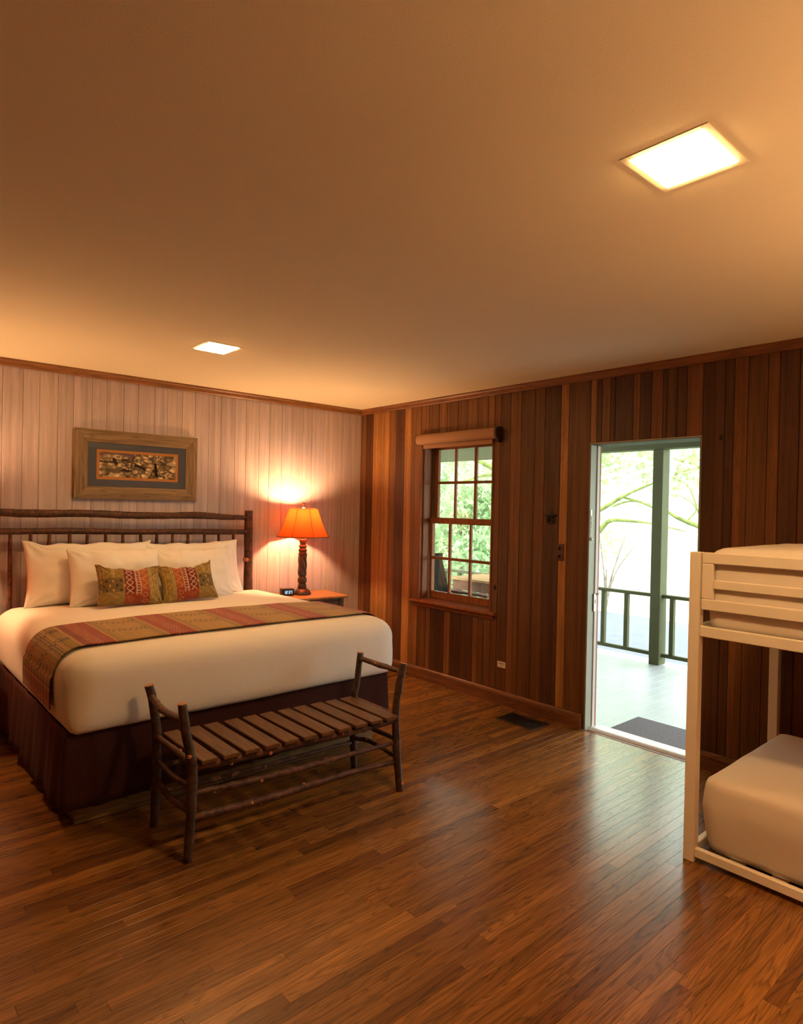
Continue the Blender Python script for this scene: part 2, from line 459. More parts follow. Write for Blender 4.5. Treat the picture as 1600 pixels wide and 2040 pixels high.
# right wall with the window and door openings
bm = new(); T0 = 0.016
box(bm, T0, WT, YB, WY1, 0, H+0.1); box(bm, T0, WT, WY1, WY0, 0, WZ0); box(bm, T0, WT, WY1, WY0, WZ1, H+0.1)
box(bm, T0, WT, WY0, DY1+0.12, 0, H+0.1); box(bm, T0, 0.128, DY1+0.12, DY1, 0, DZ1+0.1);box(bm, T0, WT, DY1+0.12, DY1, DZ1+0.1, H+0.1); box(bm, T0, WT, DY1, DY0, DZ1, H+0.1); box(bm, T0, WT, DY0, YF-0.2, 0, H+0.1)
wr = struct('wall_right', bm, [MT['groove'], MT['siding']])
ORA, MID, DRK, LGT = (0.36, 0.165, 0.05), (0.19, 0.082, 0.028), (0.080, 0.032, 0.014), (0.42, 0.19, 0.06)
MD2, RED = (0.14, 0.058, 0.020), (0.18, 0.072, 0.024)
rs = [(0, MID), (-0.075, DRK), (-0.187, ORA), (-0.308, ORA), (-0.438, MID), (-0.529, DRK), (-0.652, LGT), (-0.753, MID),
      (-0.875, MID), (-0.977, MD2), (-1.106, MID), (-1.202, MD2), (-1.333, MID), (-1.436, MID), (-1.558, MID), (-1.665, MID), (-1.735, MD2), (-1.80, MD2),
      (-1.898, MID), (-2.005, MD2), (-2.131, MD2), (-2.224, DRK), (-2.362, ORA), (-2.43, MD2), (-2.606, ORA), (-2.655, DRK), (-2.694, MID),
      (-2.757, DRK), (-2.794, DRK), (-2.924, MID), (-2.972, DRK), (-3.049, RED), (-3.125, DRK), (-3.153, MD2), (-3.216, DRK), (-3.279, RED),
      (-3.379, DRK), (-3.508, DRK), (-3.558, RED), (-3.635, MD2), (-3.74, RED), (-3.80, DRK), (-3.90, MD2), (-4.0, DRK), (-4.1, MD2), (-4.2, MID), (-4.3, DRK), (-4.42, MD2), (-4.55, None)]
low = [(-0.875, MD2), (-0.985, MID), (-1.04, DRK), (-1.211, MID), (-1.283, DRK), (-1.40, DRK), (-1.539, MID), (-1.60, MD2), (-1.665, MID), (-1.735, None)]
def plank_y(y1, y0, z0, z1, c):
    o = obj('plank', box(new(), 0.0, T0, y0+0.0012, y1-0.0012, z0, z1, 0.003), MT['plank'], wr)
    toned(o, c, 0.12)
for (y1, c), (y0, _) in zip(rs[:-1], rs[1:]):
    if y1 <= WY1 and y0 >= WY0: plank_y(y1, y0, WZ1, H, c)
    elif y1 <= DY1 and y0 >= DY0: plank_y(y1, y0, DZ1, H, c)
    else: plank_y(y1, y0, 0.0, H, c)
for (y1, c), (y0, _) in zip(low[:-1], low[1:]): plank_y(y1, y0, 0.0, WZ0, c)
y = -4.55
while y > YF:
    y2 = max(YF, y-0.11); plank_y(y, y2, 0, H, random.choice([MID, MD2, DRK])); y = y2
# dark knots in the wall planks
for (yy, zz, r) in ((-1.775, 0.913, 0.020), (-3.49, 1.99, 0.014)):
    bm = new(); t = bmesh.new()
    bmesh.ops.create_uvsphere(t, u_segments=12, v_segments=6, radius=r)
    bmesh.ops.transform(t, matrix=Matrix.Translation((0.0, yy, zz)) @ Matrix.Diagonal((0.25, 0.8, 1.15, 1)), verts=t.verts)
    merge(bm, t); obj('wood_knot', bm, MT['iron'], wr, True)

bm = new(); box(bm, XL-0.2, XL, YF-0.2, 0.2, 0, H+0.1)
struct('wall_left', bm, mat_wood('wall_left_cedar', 2, (0.20, 0.09, 0.035, 1), 50, 0.5, 0.3, 0.3))
bm = new(); box(bm, XL-0.2, WT, YF-0.2, YF, 0, H+0.1)
struct('wall_front', bm, mat_wood('wall_front_cedar', 2, (0.20, 0.09, 0.035, 1), 50, 0.5, 0.3, 0.3))

# ceiling with two square cut-outs for the recessed lights
LX0, LX1 = -2.318, -2.10
L1 = (-4.372, -4.172); L2 = (-1.452, -1.230)
lights = [(LX0, LX1, L1[0], L1[1]), (-2.282, -2.082, L2[0], L2[1])]
bm = new()
xs = sorted({XL-0.2, WT} | {q for l in lights for q in l[:2]}); ys = sorted({YF-0.2, 0.2} | {q for l in lights for q in l[2:]})
inhole = lambda x, y: any(l[0]-1e-6 < x < l[1]+1e-6 and l[2]-1e-6 < y < l[3]+1e-6 for l in lights)
for i in range(len(xs)-1):
    for j in range(len(ys)-1):
        if not inhole((xs[i]+xs[i+1])/2, (ys[j]+ys[j+1])/2):
            box(bm, xs[i], xs[i+1], ys[j], ys[j+1], H, H+0.03)
bmesh.ops.remove_doubles(bm, verts=bm.verts, dist=1e-5)
struct('ceiling', bm, MT['ceiling'])
bm = new(); box(bm, XL-0.2, WT, YF-0.2, 0.2, H+0.12, H+0.2); struct('trim_roof_deck', bm, MT['groove'])
for k, (x0, x1, y0, y1) in enumerate(lights):
    lab = ['square recessed ceiling light, glowing white, nearest to the camera at upper right',
           'small square recessed ceiling light glowing above the bed, further from the camera'][k]
    t = thing('ceiling_light', lab, 'ceiling light', ((x0+x1)/2, (y0+y1)/2, H), 'recessed ceiling lights')
    bm = new(); w = 0.020
    box(bm, x0-w, x1+w, y0-w, y0, H-0.0025, H-0.0003, 0.001); box(bm, x0-w, x1+w, y1, y1+w, H-0.0025, H-0.0003, 0.001)
    box(bm, x0-w, x0, y0, y1, H-0.0025, H-0.0003, 0.001); box(bm, x1, x1+w, y0, y1, H-0.0025, H-0.0003, 0.001)
    obj('trim_frame', bm, MT['fixture'], t)
    bm = new(); box(bm, x0, x0+0.004, y0, y1, H, H+0.05); box(bm, x1-0.004, x1, y0, y1, H, H+0.05)
    box(bm, x0+0.004, x1-0.004, y0, y0+0.004, H, H+0.05); box(bm, x0+0.004, x1-0.004, y1-0.004, y1, H, H+0.05); box(bm, x0, x1, y0, y1, H+0.05, H+0.06)
    obj('housing', bm, MT['fixture'], t)
    bm = new(); box(bm, x0+0.005, x1-0.005, y0+0.005, y1-0.005, H-0.006, H+0.012, 0.004, 2)
    obj('diffuser', bm, MT[('downlight', 'downlight_dim')[k]], t)

# floor: strip oak boards along X
BW = 0.0525
fl = struct('floor', box(new(), XL-0.2, WT-0.19, YF-0.2, 0.2, -0.08, -0.012), MT['groove'])
boards = []
r0 = random.Random(3)
row = 0; yy = 0.0
while yy > YF:
    x = XL - r0.uniform(0, 0.9)
    while x < 0.0:
        L = r0.choice([0.45, 0.6, 0.75, 0.95, 1.2, 1.5, 1.8])
        a, b = max(x, XL), min(x+L, -0.001)
        if b-a > 0.05: boards.append((a, b, yy-BW, yy))
        x += L
    yy -= BW
def screen(p):
    d = Vector(p)-CAM_POS; w = d.dot(fwd)
    if w < 0.2: return None
    return (800+FPX*d.dot(rt)/w, 1020-FPX*d.dot(up)/w)
def area(bd):
    a, b, y0, y1 = bd
    if b < -3.15 and y1 > -1.8: pass
    n = 0; tot = 0
    for k in range(12):
        x = a+(b-a)*(k+0.5)/12; q = screen((x, (y0+y1)/2, 0))
        if q and -10 < q[0] < 1610 and q[1] < 2050 and not (-3.0 < x < -1.3 and y0 > -1.85) and not (-1.0 < x and y1 < -3.95):
            d = (Vector((x, (y0+y1)/2, 0))-CAM_POS).length
            tot += (b-a)*BW/12/d**3
    return tot
boards = sorted(boards, key=area, reverse=True)
def board(bm, a, b, y0, y1, dz=0.0):
    box(bm, a+0.0004, b-0.0004, y0+0.0004, y1-0.0004, -0.012, dz, 0.00025)
def btone():
    g = r0.uniform(0.78, 1.16); q = r0.random()
    base = (0.225, 0.096, 0.021) if q < 0.6 else ((0.165, 0.064, 0.016) if q < 0.85 else (0.29, 0.130, 0.030))
    return (base[0]*g, base[1]*g, base[2]*g, 1)
FM = bpy.data.meshes
for bd in boards[:300]:
    bm = new(); board(bm, *bd, dz=-0.0001*r0.random())
    o = obj('floor_board', bm, MT['floor'], fl, base=((bd[0]+bd[1])/2, (bd[2]+bd[3])/2, 0)); o.color = btone()
groups = [new() for _ in range(5)]
bm = new()
for bd in boards[300:]: board(bm, *bd)
o = obj('floor_boards', bm, MT['floor'], fl); o['kind'] = 'stuff'; o.color = (0.19, 0.078, 0.028, 1)

# crown trims and baseboards
def prism(bm, prof, axis, a0, a1, mat=0):
    """extrude a closed profile of (depth, z) along x ('x') or y ('y'); depth measured into the room"""
    P = []
    for s in (a0, a1):
        P.append([bm.verts.new((s, -d, z) if axis == 'x' else (-d, s, z)) for d, z in prof])
    n = len(prof)
    for k in range(n):
        f = bm.faces.new((P[0][k], P[0][(k+1) % n], P[1][(k+1) % n], P[1][k])); f.material_index = mat
    bm.faces.new(P[0]); bm.faces.new(list(reversed(P[1])))
    bmesh.ops.recalc_face_normals(bm, faces=bm.faces)
    return bm
crown = [(0, H), (0.030, H), (0.030, H-0.012), (0.022, H-0.022), (0.020, H-0.045), (0.014, H-0.052), (0, H-0.052)]
struct('trim_1', prism(new(), crown, 'x', XL, -0.0), MT['trimwoodx'])
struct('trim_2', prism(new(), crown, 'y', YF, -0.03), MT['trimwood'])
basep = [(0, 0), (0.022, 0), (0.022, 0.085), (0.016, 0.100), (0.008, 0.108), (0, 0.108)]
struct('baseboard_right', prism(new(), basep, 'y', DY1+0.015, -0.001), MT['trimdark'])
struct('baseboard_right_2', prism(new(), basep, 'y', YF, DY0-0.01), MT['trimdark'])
struct('baseboard_back', prism(new(), basep, 'x', XL, -0.022), MT['trimwoodx'])

# ------------------------------------------------------------------ window
w = thing('window_1', None, None, (0.1, (WY0+WY1)/2, WZ0)); w['kind'] = 'structure'
bm = new()  # jamb lining and stepped stops
box(bm, -0.004, 0.185, WY1-0.020, WY1, WZ0, WZ1); box(bm, -0.004, 0.185, WY0, WY0+0.015, WZ0, WZ1); box(bm, 0, 0.185, WY0+0.015, WY1-0.020, WZ1-0.018, WZ1)
obj('jamb', bm, MT['sash'], w)
bm = new(); box(bm, 0.020, 0.095, WY1-0.034, WY1-0.0205, WZ0+0.01, WZ1-0.02, 0.004, 2); box(bm, 0.020, 0.095, WY0+0.0155, WY0+0.032, WZ0+0.01, WZ1-0.02, 0.004, 2)
obj('stop', bm, MT['sash'], w)
bm = new(); box(bm, 0.138, 0.143, WY1-0.033, WY1-0.0205, WZ0+0.4, WZ1-0.02); box(bm, 0.160, 0.165, WY1-0.033, WY1-0.0205, 1.45, WZ1-0.02)
obj('jamb_liner', bm, MT['jamb'], w)
def sash(name, x0, x1, ya, yb, z0, z1, st_l, st_r, rb, rtp, ym, zm):
    bm = new()
    box(bm, x0, x1, yb-st_l, yb, z0, z1, 0.003); box(bm, x0, x1, ya, ya+st_r, z0, z1, 0.003)
    box(bm, x0, x1, ya+st_r, yb-st_l, z0, z0+rb, 0.003); box(bm, x0, x1, ya+st_r, yb-st_l, z1-rtp, z1, 0.003)
    s = obj(name, bm, MT['sash'], w)
    for m0, m1 in ym:
        obj('muntin', box(new(), x0+0.003, x1-0.003, m0+0.006, m1-0.006, z0+rb, z1-rtp, 0.004), MT['sash'], s)
    obj('muntin', box(new(), x0+0.004, x1-0.004, ya+st_r, yb-st_l, zm-0.012, zm+0.012, 0.004), MT['sash'], s)
    cols = [ya+st_r] + [c for m in sorted(ym) for c in m] + [yb-st_l]
    xm = (x0+x1)/2
    for i in range(0, 6, 2):
        for a, b in ((z0+rb, zm-0.012), (zm+0.012, z1-rtp)):
            obj('pane', box(new(), xm-0.002, xm+0.002, cols[i]-0.004, cols[i+1]+0.004, a-0.004, b+0.004), MT['glass'], s)
    return s
sash('lower_sash', 0.103, 0.137, WY0+0.033, WY1-0.0345, WZ0+0.012, 1.447, 0.030, 0.045, 0.062, 0.05, [(-1.172, -1.135), (-1.415, -1.381)], 1.088)
sash('upper_sash', 0.144, 0.178, WY0+0.033, WY1-0.0345, 1.402, WZ1-0.019, 0.050, 0.08, 0.048, 0.035, [(-1.186, -1.152), (-1.426, -1.386)], 1.764)
bm = new()
stool = [(-0.13, 0.690), (0.035, 0.690), (0.042, 0.697), (0.042, 0.706), (0.035, 0.713), (-0.13, 0.724)]
prism(bm, stool, 'y', WY0+0.0155, WY1-0.0205); obj('stool', bm, MT['sash'], w)
bm = new(); prism(bm, [(0.0005, 0.690), (0.042, 0.690), (0.046, 0.698), (0.042, 0.7135), (0.0005, 0.7135)], 'y', -1.802, -0.808)
prism(bm, [(0.0005, 0.650), (0.012, 0.655), (0.018, 0.668), (0.026, 0.680), (0.028, 0.690), (0.0005, 0.690)], 'y', -1.775, -0.835)
obj('sill', bm, MT['sash'], w)

# roller shade above the window
t = thing('roller_shade', 'rolled-up tan fabric roller shade mounted above the window', 'roller shade', (-0.04, -1.35, 2.06))
bm = new(); n = 16; y0, y1 = -1.795, -0.885
prof = [(0.001, 2.185)] + [(0.045+0.032*math.sin(a), 2.140+0.045*math.cos(a)) for a in np.linspace(0, math.pi*0.92, 12)] + [(0.030, 2.098), (0.001, 2.098)]
prism(bm, prof, 'y', y0, y1); obj('valance', bm, MT['blind'], t, 35)
bm = new(); box(bm, -0.022, -0.014, -1.735, -0.93, 2.060, 2.0975, 0.002); obj('hem_bar', bm, MT['blind'], t)
bm = new(); prism(bm, [(d*1.02, 2.140+(z-2.140)*1.06) for d, z in prof], 'y', y0-0.022, y0-0.0003); box(bm, -0.045, -0.002, y0-0.02, y0-0.002, 2.065, 2.095, 0.004); obj('end_cap', bm, MT['blinddark'], t)
bm = new(); prism(bm, [(d*1.02, 2.140+(z-2.140)*1.04) for d, z in prof], 'y', y1+0.0003, y1+0.006); obj('end_cap', bm, MT['blinddark'], t)

# ------------------------------------------------------------------ door opening
d = thing('door_1', None, None, (0.1, (DY0+DY1)/2, 0)); d['kind'] = 'structure'
bm = new(); box(bm, -0.002, 0.072, DY1-0.012, DY1, 0.0, DZ1-0.012, 0.001); obj('jamb', bm, MT['jamb'], d)
bm = new(); box(bm, -0.002, 0.072, DY0, DY0+0.012, 0.0, DZ1-0.012, 0.001); obj('jamb', bm, MT['jamb'], d)
bm = new(); box(bm, -0.002, WT, DY0, DY1, DZ1-0.012, DZ1, 0.001); obj('head_jamb', bm, MT['porchpaint'], d); obj('head_lip', box(new(), -0.004, -0.0025, DY0, DY1, DZ1-0.010, DZ1), MT['jambwhite'], d)
bm = new(); box(bm, 0.0725, 0.105, DY1-0.020, DY1, 0.0, DZ1-0.0125, 0.003); obj('door_stop', bm, MT['jambwhite'], d)
bm = new(); box(bm, 0.1055, 0.130, DY1-0.016, DY1, 0.0, DZ1-0.0125, 0.003); obj('outer_trim', bm, MT['redpaint'], d)
bm = new(); box(bm, 0.0725, WT+0.02, DY0, DY0+0.016, 0.0, DZ1-0.0125, 0.003); obj('outer_trim', bm, MT['redpaint'], d)
bm = new(); prism(bm, [(0.0-0.03, -0.012), (0.0-0.03, 0.004), (-0.045, 0.014), (-0.075, 0.020), (-0.100, 0.016), (-0.12, 0.006), (-0.19, 0.0), (-0.235, -0.014), (-0.235, -0.02)], 'y', DY0+0.016, DY1-0.016)
obj('threshold', bm, MT['sillmetal'], d, 40)
box_bm = new(); box(box_bm, 0.001, 0.0295, DY0+0.001, DY1-0.001, -0.012, 0.002, 0.001); obj('threshold_strip', box_bm, MT['trimdark'], d)
# latch strike plate on the jamb
bm = new(); box(bm, 0.060, 0.088, DY1-0.0225, DY1-0.0198, 0.83, 0.955, 0.001); sp = obj('strike_plate', bm, MT['chrome'], d)
bm = new(); box(bm, 0.070, 0.080, DY1-0.0235, DY1-0.0224, 0.885, 0.915); obj('latch_hole', bm, MT['black'], sp)
bm = new(); lathe(bm, [(0.006, 0), (0.006, 0.05), (0.009, 0.055)], 10)
bmesh.ops.transform(bm, matrix=Matrix.Translation((0.085, DY1-0.021, 0.95)) @ Matrix.Rotation(math.radians(90), 4, 'Y'), verts=bm.verts)
obj('latch_tongue', bm, MT['chrome'], sp)

# security chain hanging at the door jamb
t = thing('door_chain', 'hanging chrome door chain beside the open doorway', 'door chain', (0.012, -2.62, 1.54))
bm = new(); box(bm, 0.006, 0.022, -2.6215, -2.6181, 1.505, 1.545, 0.001); obj('anchor_plate', bm, MT['chrome'], t)
zz = 1.505; k = 0
while zz > 1.35:
    bm = new(); M = Matrix.Translation((0.013, -2.6255, zz-0.009)) @ Matrix.Rotation(math.radians(90*(k % 2)+20), 4, 'Z')
    tt = bmesh.new(); R, r, n1, n2 = 0.0065, 0.0016, 12, 6
    V = [[tt.verts.new(((R+r*math.cos(b))*math.cos(a)*0.65, r*math.sin(b), (R+r*math.cos(b))*math.sin(a)*1.45)) for b in np.arange(n2)*2*math.pi/n2] for a in np.arange(n1)*2*math.pi/n1]
    for i in range(n1):
        for j in range(n2): tt.faces.new((V[i][j], V[(i+1) % n1][j], V[(i+1) % n1][(j+1) % n2], V[i][(j+1) % n2]))
    bmesh.ops.transform(tt, matrix=M, verts=tt.verts); merge(bm, tt)
    obj('chain_link', bm, MT['chrome'], t, True); zz -= 0.0155; k += 1
bm = new(); lathe(bm, [(0.004, zz-0.02), (0.008, zz-0.014), (0.008, zz-0.006), (0.003, zz+0.002)], 12, 0.013, -2.6268); obj('chain_knob', bm, MT['chrome'], t, True)

# switch plate, iron star, paper label on the right wall
t = thing('light_switch', 'dark brown two-toggle switch plate on the wood wall left of the doorway', 'light switch', (0, -2.378, 1.235))
bm = new(); box(bm, -0.007, -0.0003, -2.414, -2.346, 1.172, 1.294, 0.003, 2); obj('plate', bm, MT['plate'], t)
for z in (1.262, 1.204):
    bm = new(); box(bm, -0.020, -0.0068, -2.385, -2.373, z-0.010, z+0.010, 0.002); obj('toggle', bm, MT['black'], t)

t = thing('wall_star', 'small dark iron star ornament on the wood wall above the switch plate', 'ornament', (0, -2.297, 1.49))
bm = new(); c = Vector((-0.018, -2.297, 1.487)); pts = []
for k in range(10):
    a = math.pi/2 + k*math.pi/5; r = 0.062 if k % 2 == 0 else 0.026
    pts.append(Vector((-0.003, c.y+r*math.cos(a), c.z+r*math.sin(a)*0.95)))
fv = [bm.verts.new(p) for p in pts]; bv = [bm.verts.new(p+Vector((0.0027, 0, 0))) for p in pts]; cv = bm.verts.new(c)
for k in range(10):
    bm.faces.new((cv, fv[(k+1) % 10], fv[k])); bm.faces.new((fv[k], fv[(k+1) % 10], bv[(k+1) % 10], bv[k]))
bm.faces.new(bv); bmesh.ops.recalc_face_normals(bm, faces=bm.faces)
obj('star', bm, MT['iron'], t)
bm = new(); t2 = bmesh.new(); R, r = 0.030, 0.004
V = [[t2.verts.new((r*math.sin(b)-0.014, (R+r*math.cos(b))*math.cos(a)-2.297, (R+r*math.cos(b))*math.sin(a)+1.47)) for b in np.arange(6)*math.pi/3] for a in np.arange(20)*math.pi/10]
for i in range(20):
    for j in range(6): t2.faces.new((V[i][j], V[(i+1) % 20][j], V[(i+1) % 20][(j+1) % 6], V[i][(j+1) % 6]))
merge(bm, t2); obj('ring', bm, MT['iron'], t, True)

t = thing('wall_label', 'tiny white printed label low on the wood wall below the window', 'label', (0, -1.86, 0.31))
bm = new(); box(bm, -0.003, -0.0002, -1.900, -1.820, 0.289, 0.336, 0.0005); obj('card', bm, MT['paper'], t)
bm = new()
rq = random.Random(2); yq = -1.832
for _ in range(9):
    wq = rq.uniform(0.003, 0.006); box(bm, -0.0036, -0.003, yq-wq, yq, 0.317, 0.325); yq -= wq+0.0018
yq = -1.849
for _ in range(4):
    wq = rq.uniform(0.003, 0.005); box(bm, -0.0036, -0.003, yq-wq, yq, 0.301, 0.308); yq -= wq+0.0018
obj('lettering', bm, MT['ink'], t)

# floor vent grille
t = thing('floor_vent', 'dark metal floor vent grille by the baseboard under the window wall', 'vent', (-0.19, -2.22, 0))
bm = new(); x0, x1, y0, y1 = -0.298, -0.090, -2.385, -2.055; q = 0.022
box(bm, x0, x1, y0, y0+q, 0.0004, 0.006, 0.002); box(bm, x0, x1, y1-q, y1, 0.0004, 0.006, 0.002); box(bm, x0, x0+q, y0+q, y1-q, 0.0004, 0.006, 0.002); box(bm, x1-q, x1, y0+q, y1-q, 0.0004, 0.006, 0.002)
obj('frame', bm, MT['vent'], t)
bm = new(); box(bm, x0+q, x1-q, y0+q, y1-q, 0.0003, 0.001); obj('duct_plate', bm, MT['black'], t)
for k in range(14):
    yy = y0+q+0.012+k*(y1-y0-2*q-0.02)/13
    bm = new(); obox(bm, (x0+q, yy, 0.003), (x1-q, yy, 0.003), 0.006, 0.003); obj('slat', bm, MT['vent'], t)

# ------------------------------------------------------------------ bed
BX0, BX1 = -3.15, -1.19; BYF, BYH = -1.965, -0.13; BZ0, BZ1 = 0.455, 0.815
bed = thing('bed', 'king bed with rustic log headboard and dark maroon bed skirt', 'bed', (-2.17, -1.0, 0))
hb = thing('headboard', None, None, (-2.25, -0.10, 0)); hb.parent = bed; hb.location = Vector((-2.25, -0.10, 0))-bed.location
BK = [MT['barkred'], MT['sawn'], MT['twig']]
log(bm := new(), [(-1.278, -0.115, 0.0, .036), (-1.282, -0.115, 0.5, .037), (-1.287, -0.115, 1.0, .037), (-1.292, -0.115, 1.485, .035)], 14, 8, 0.05, 1, knots=4); obj('post', bm, BK, hb)
log(bm := new(), [(-3.235, -0.115, 0.0, .036), (-3.23, -0.115, 0.7, .037), (-3.24, -0.115, 1.485, .035)], 14, 8, 0.05, 2, knots=3); obj('post', bm, BK, hb)
log(bm := new(), [(-3.21, -0.115, 1.452, .027), (-2.95, -0.115, 1.440, .028), (-2.6, -0.113, 1.444, .027), (-2.3, -0.115, 1.434, .027), (-2.0, -0.117, 1.432, .026), (-1.72, -0.115, 1.436, .028), (-1.5, -0.115, 1.424, .024), (-1.318, -0.115, 1.420, .020)], 12, 8, 0.09, 3, knots=2); obj('top_rail', bm, BK, hb)
log(bm := new(), [(-3.21, -0.115, 1.318, .022), (-2.9, -0.113, 1.318, .022), (-2.6, -0.115, 1.316, .023), (-2.3, -0.115, 1.308, .021), (-1.9, -0.116, 1.306, .022), (-1.6, -0.115, 1.302, .024), (-1.318, -0.115, 1.298, .022)], 12, 8, 0.08, 4, knots=1); obj('mid_rail', bm, BK, hb)
log(bm := new(), [(-3.21, -0.115, 0.62, .022), (-2.2, -0.115, 0.62, .023), (-1.318, -0.115, 0.62, .022)], 12, 8, 0.08, 5); obj('lower_rail', bm, BK, hb)
for k, x in enumerate([-3.06, -2.94, -2.824, -2.695, -2.576, -2.452, -2.33, -2.20, -2.075, -1.953, -1.826, -1.69, -1.565, -1.434]):
    j = lambda: random.uniform(-.006, .006)
    log(bm := new(), [(x+j(), -0.118, 0.63, .015), (x+j(), -0.118, 0.9, .015), (x+j(), -0.118, 1.15, .014), (x, -0.118, 1.300, .011)], 9, 5, 0.08, 10+k, knots=1); obj('spindle', bm, BK, hb)
bm = new(); box(bm, -3.08, -1.27, -1.83, -0.20, 0.0, 0.10, 0.004); obj('plinth', bm, MT['plinth'], bed)
bm = new(); box(bm, -3.11, -1.23, -1.87, -0.16, 0.1005, 0.44, 0.02, 2); obj('box_base', bm, MT['skirt'], bed)
# pleated skirt hanging around three sides
path = [(-3.155, -0.16)] + [(-3.158, -0.16-1.70*k/60) for k in range(1, 61)]
S = []
for k in range(241):
    s = k/240
    total = 1.74+1.94+1.74
    q = s*total
    if q < 1.74: p, nrm, tan = (-3.150, -0.16-q), (-1, 0), (0, -1)
    elif q < 3.68: p, nrm, tan = (-3.150+(q-1.74), -1.90), (0, -1), (1, 0)
    else: p, nrm, tan = (-1.21, -1.90+(q-3.68)), (1, 0), (0, 1)
    S.append((p, nrm, q))
nz = 10; P = np.zeros((241, nz, 3)); rp = random.Random(9)
for i, (p, nm, q) in enumerate(S):
    cd = min(abs(q-1.74), abs(q-3.68))
    fold = 0.0075*math.sin(q*21)+0.005*math.sin(q*47+1.3)
    if 1.95 < q < 3.5: fold *= 0.55
    pleat = -0.030*math.exp(-((q-1.86)/0.010)**2) - 0.02*math.exp(-((q-0.92)/0.02)**2) - 0.02*math.exp(-((q-0.55)/0.02)**2) - 0.02*math.exp(-((q-2.72)/0.014)**2)
    for j in range(nz):
        tz = j/(nz-1); z = 0.475-tz*(0.475-(0.110+0.004*math.sin(q*9)))
        out = (fold*(0.25+0.75*tz)+pleat*(0.3+0.7*tz)) + 0.014*tz - 0.012*(1-tz)
        P[i, j] = (p[0]+nm[0]*out, p[1]+nm[1]*out, z)
me = grid_mesh('bed_skirt', P)
sk = obj('bed_skirt', me, MT['skirt'], bed, True)
md = sk.modifiers.new('s', 'SOLIDIFY'); md.thickness = 0.004; md.offset = -1

def sheet_noise(p, s=1.0):
    return mnoise.noise(Vector(p)*3.1*s)*0.6+mnoise.noise(Vector(p)*8.3*s)*0.25

def soft_box(x0, x1, y0, y1, z0, z1, r, nx, ny, nz, crown=0.0, wr=0.003, rz=None, taper=0.0):
    """rounded upholstered block; faces crowned and gently rumpled"""
    t = bmesh.new()
    bmesh.ops.create_cube(t, size=2.0)
    bmesh.ops.subdivide_edges(t, edges=[e for e in t.edges if abs((e.verts[0].co-e.verts[1].co).x) > 1], cuts=nx, use_grid_fill=True)
    bmesh.ops.subdivide_edges(t, edges=[e for e in t.edges if abs((e.verts[0].co-e.verts[1].co).y) > 1], cuts=ny, use_grid_fill=True)
    bmesh.ops.subdivide_edges(t, edges=[e for e in t.edges if abs((e.verts[0].co-e.verts[1].co).z) > 1], cuts=nz, use_grid_fill=True)
    hx, hy, hz = (x1-x0)/2, (y1-y0)/2, (z1-z0)/2; c = Vector(((x0+x1)/2, (y0+y1)/2, (z0+z1)/2))
    for v in t.verts:
        u = v.co.copy()
        # denser rows near edges
        g = lambda a, h: math.copysign(1-(1-abs(a))**1.0, a)
        p = Vector((u.x*hx, u.y*hy, u.z*hz))
        rb = min(r, 0.05)+(r-min(r, 0.05))*max(0.0, min(1.0, (u.z+1)/1.15))
        q = Vector((max(-hx+rb, min(hx-rb, p.x)), max(-hy+rb, min(hy-rb, p.y)), max(-hz+rb, min(hz-rb, p.z))))
        dd = p-q
        if dd.length > 1e-9: p = q + dd.normalized()*rb
        w = c+p
        cx = 1-min(1, abs(p.x/hx))**2.5; cy = 1-min(1, abs(p.y/hy))**2.5
        if u.z > 0.2: w.z += crown*cx*cy
        bul = 1-abs(p.z/hz)**2
        if abs(u.x) > 0.98: w.x += math.copysign(0.012*bul, u.x)
        if abs(u.y) > 0.98: w.y += math.copysign(0.012*bul, u.y)
        if taper and u.z < 0.3:
            k = taper*(0.3-u.z)/1.3
            w.x -= math.copysign(k*abs(u.x)**4, u.x); w.y -= math.copysign(k*abs(u.y)**4, u.y)
        nz_ = sheet_noise(w)
        w += dd.normalized()*nz_*wr if dd.length > 1e-9 else Vector((0, 0, nz_*wr*(1 if u.z > 0 else 0)))
        v.co = w
    for f in t.faces: f.smooth = True
    return t
bm = soft_box(BX0, BX1, BYF, BYH, BZ0, BZ1, 0.115, 46, 44, 14, 0.022, 0.004, taper=0.012)
mt = obj('mattress', bm, MT['linen'], None, True, base=(-2.17, -1.05, 0.455)); setp(mt, 'king mattress tucked in a smooth white cover on the log bed', 'mattress')
# patterned runner laid across the foot
def runner_path(off):
    r = 0.115+off; cx0, cx1 = BX0+0.115, BX1-0.115; cz = BZ1-0.115
    pts = []
    for z in np.linspace(0.545, cz, 14, endpoint=False): pts.append((BX0-off-0.012*(1-((z-0.635)/0.18)**2), z))
    for a in np.linspace(math.pi, math.pi/2, 14, endpoint=False): pts.append((cx0+r*math.cos(a), cz+r*math.sin(a)))
    for x in np.linspace(cx0, cx1, 150, endpoint=False): pts.append((x, BZ1+off))
    for a in np.linspace(math.pi/2, 0, 14, endpoint=False): pts.append((cx1+r*math.cos(a), cz+r*math.sin(a)))
    for z in np.linspace(cz, 0.60, 10): pts.append((BX1+off+0.012*(1-((z-0.635)/0.18)**2), z))
    return np.array(pts)
def resample(p, n):
    s = np.concatenate([[0], np.cumsum(np.linalg.norm(np.diff(p, axis=0), axis=1))])
    q = np.linspace(0, s[-1], n)
    return np.stack([np.interp(q, s, p[:, 0]), np.interp(q, s, p[:, 1])], 1), q
NS, NV = 520, 96
OLV, OLD, RDD, GLD, DKB = np.array([0.27, 0.175, 0.045]), np.array([0.155, 0.105, 0.036]), np.array([0.27, 0.052, 0.020]), np.array([0.38, 0.235, 0.065]), np.array([0.035, 0.02, 0.012])
pr, sarr = resample(runner_path(0.007), NS)
prn, _ = resample(runner_path(0.012), NS)
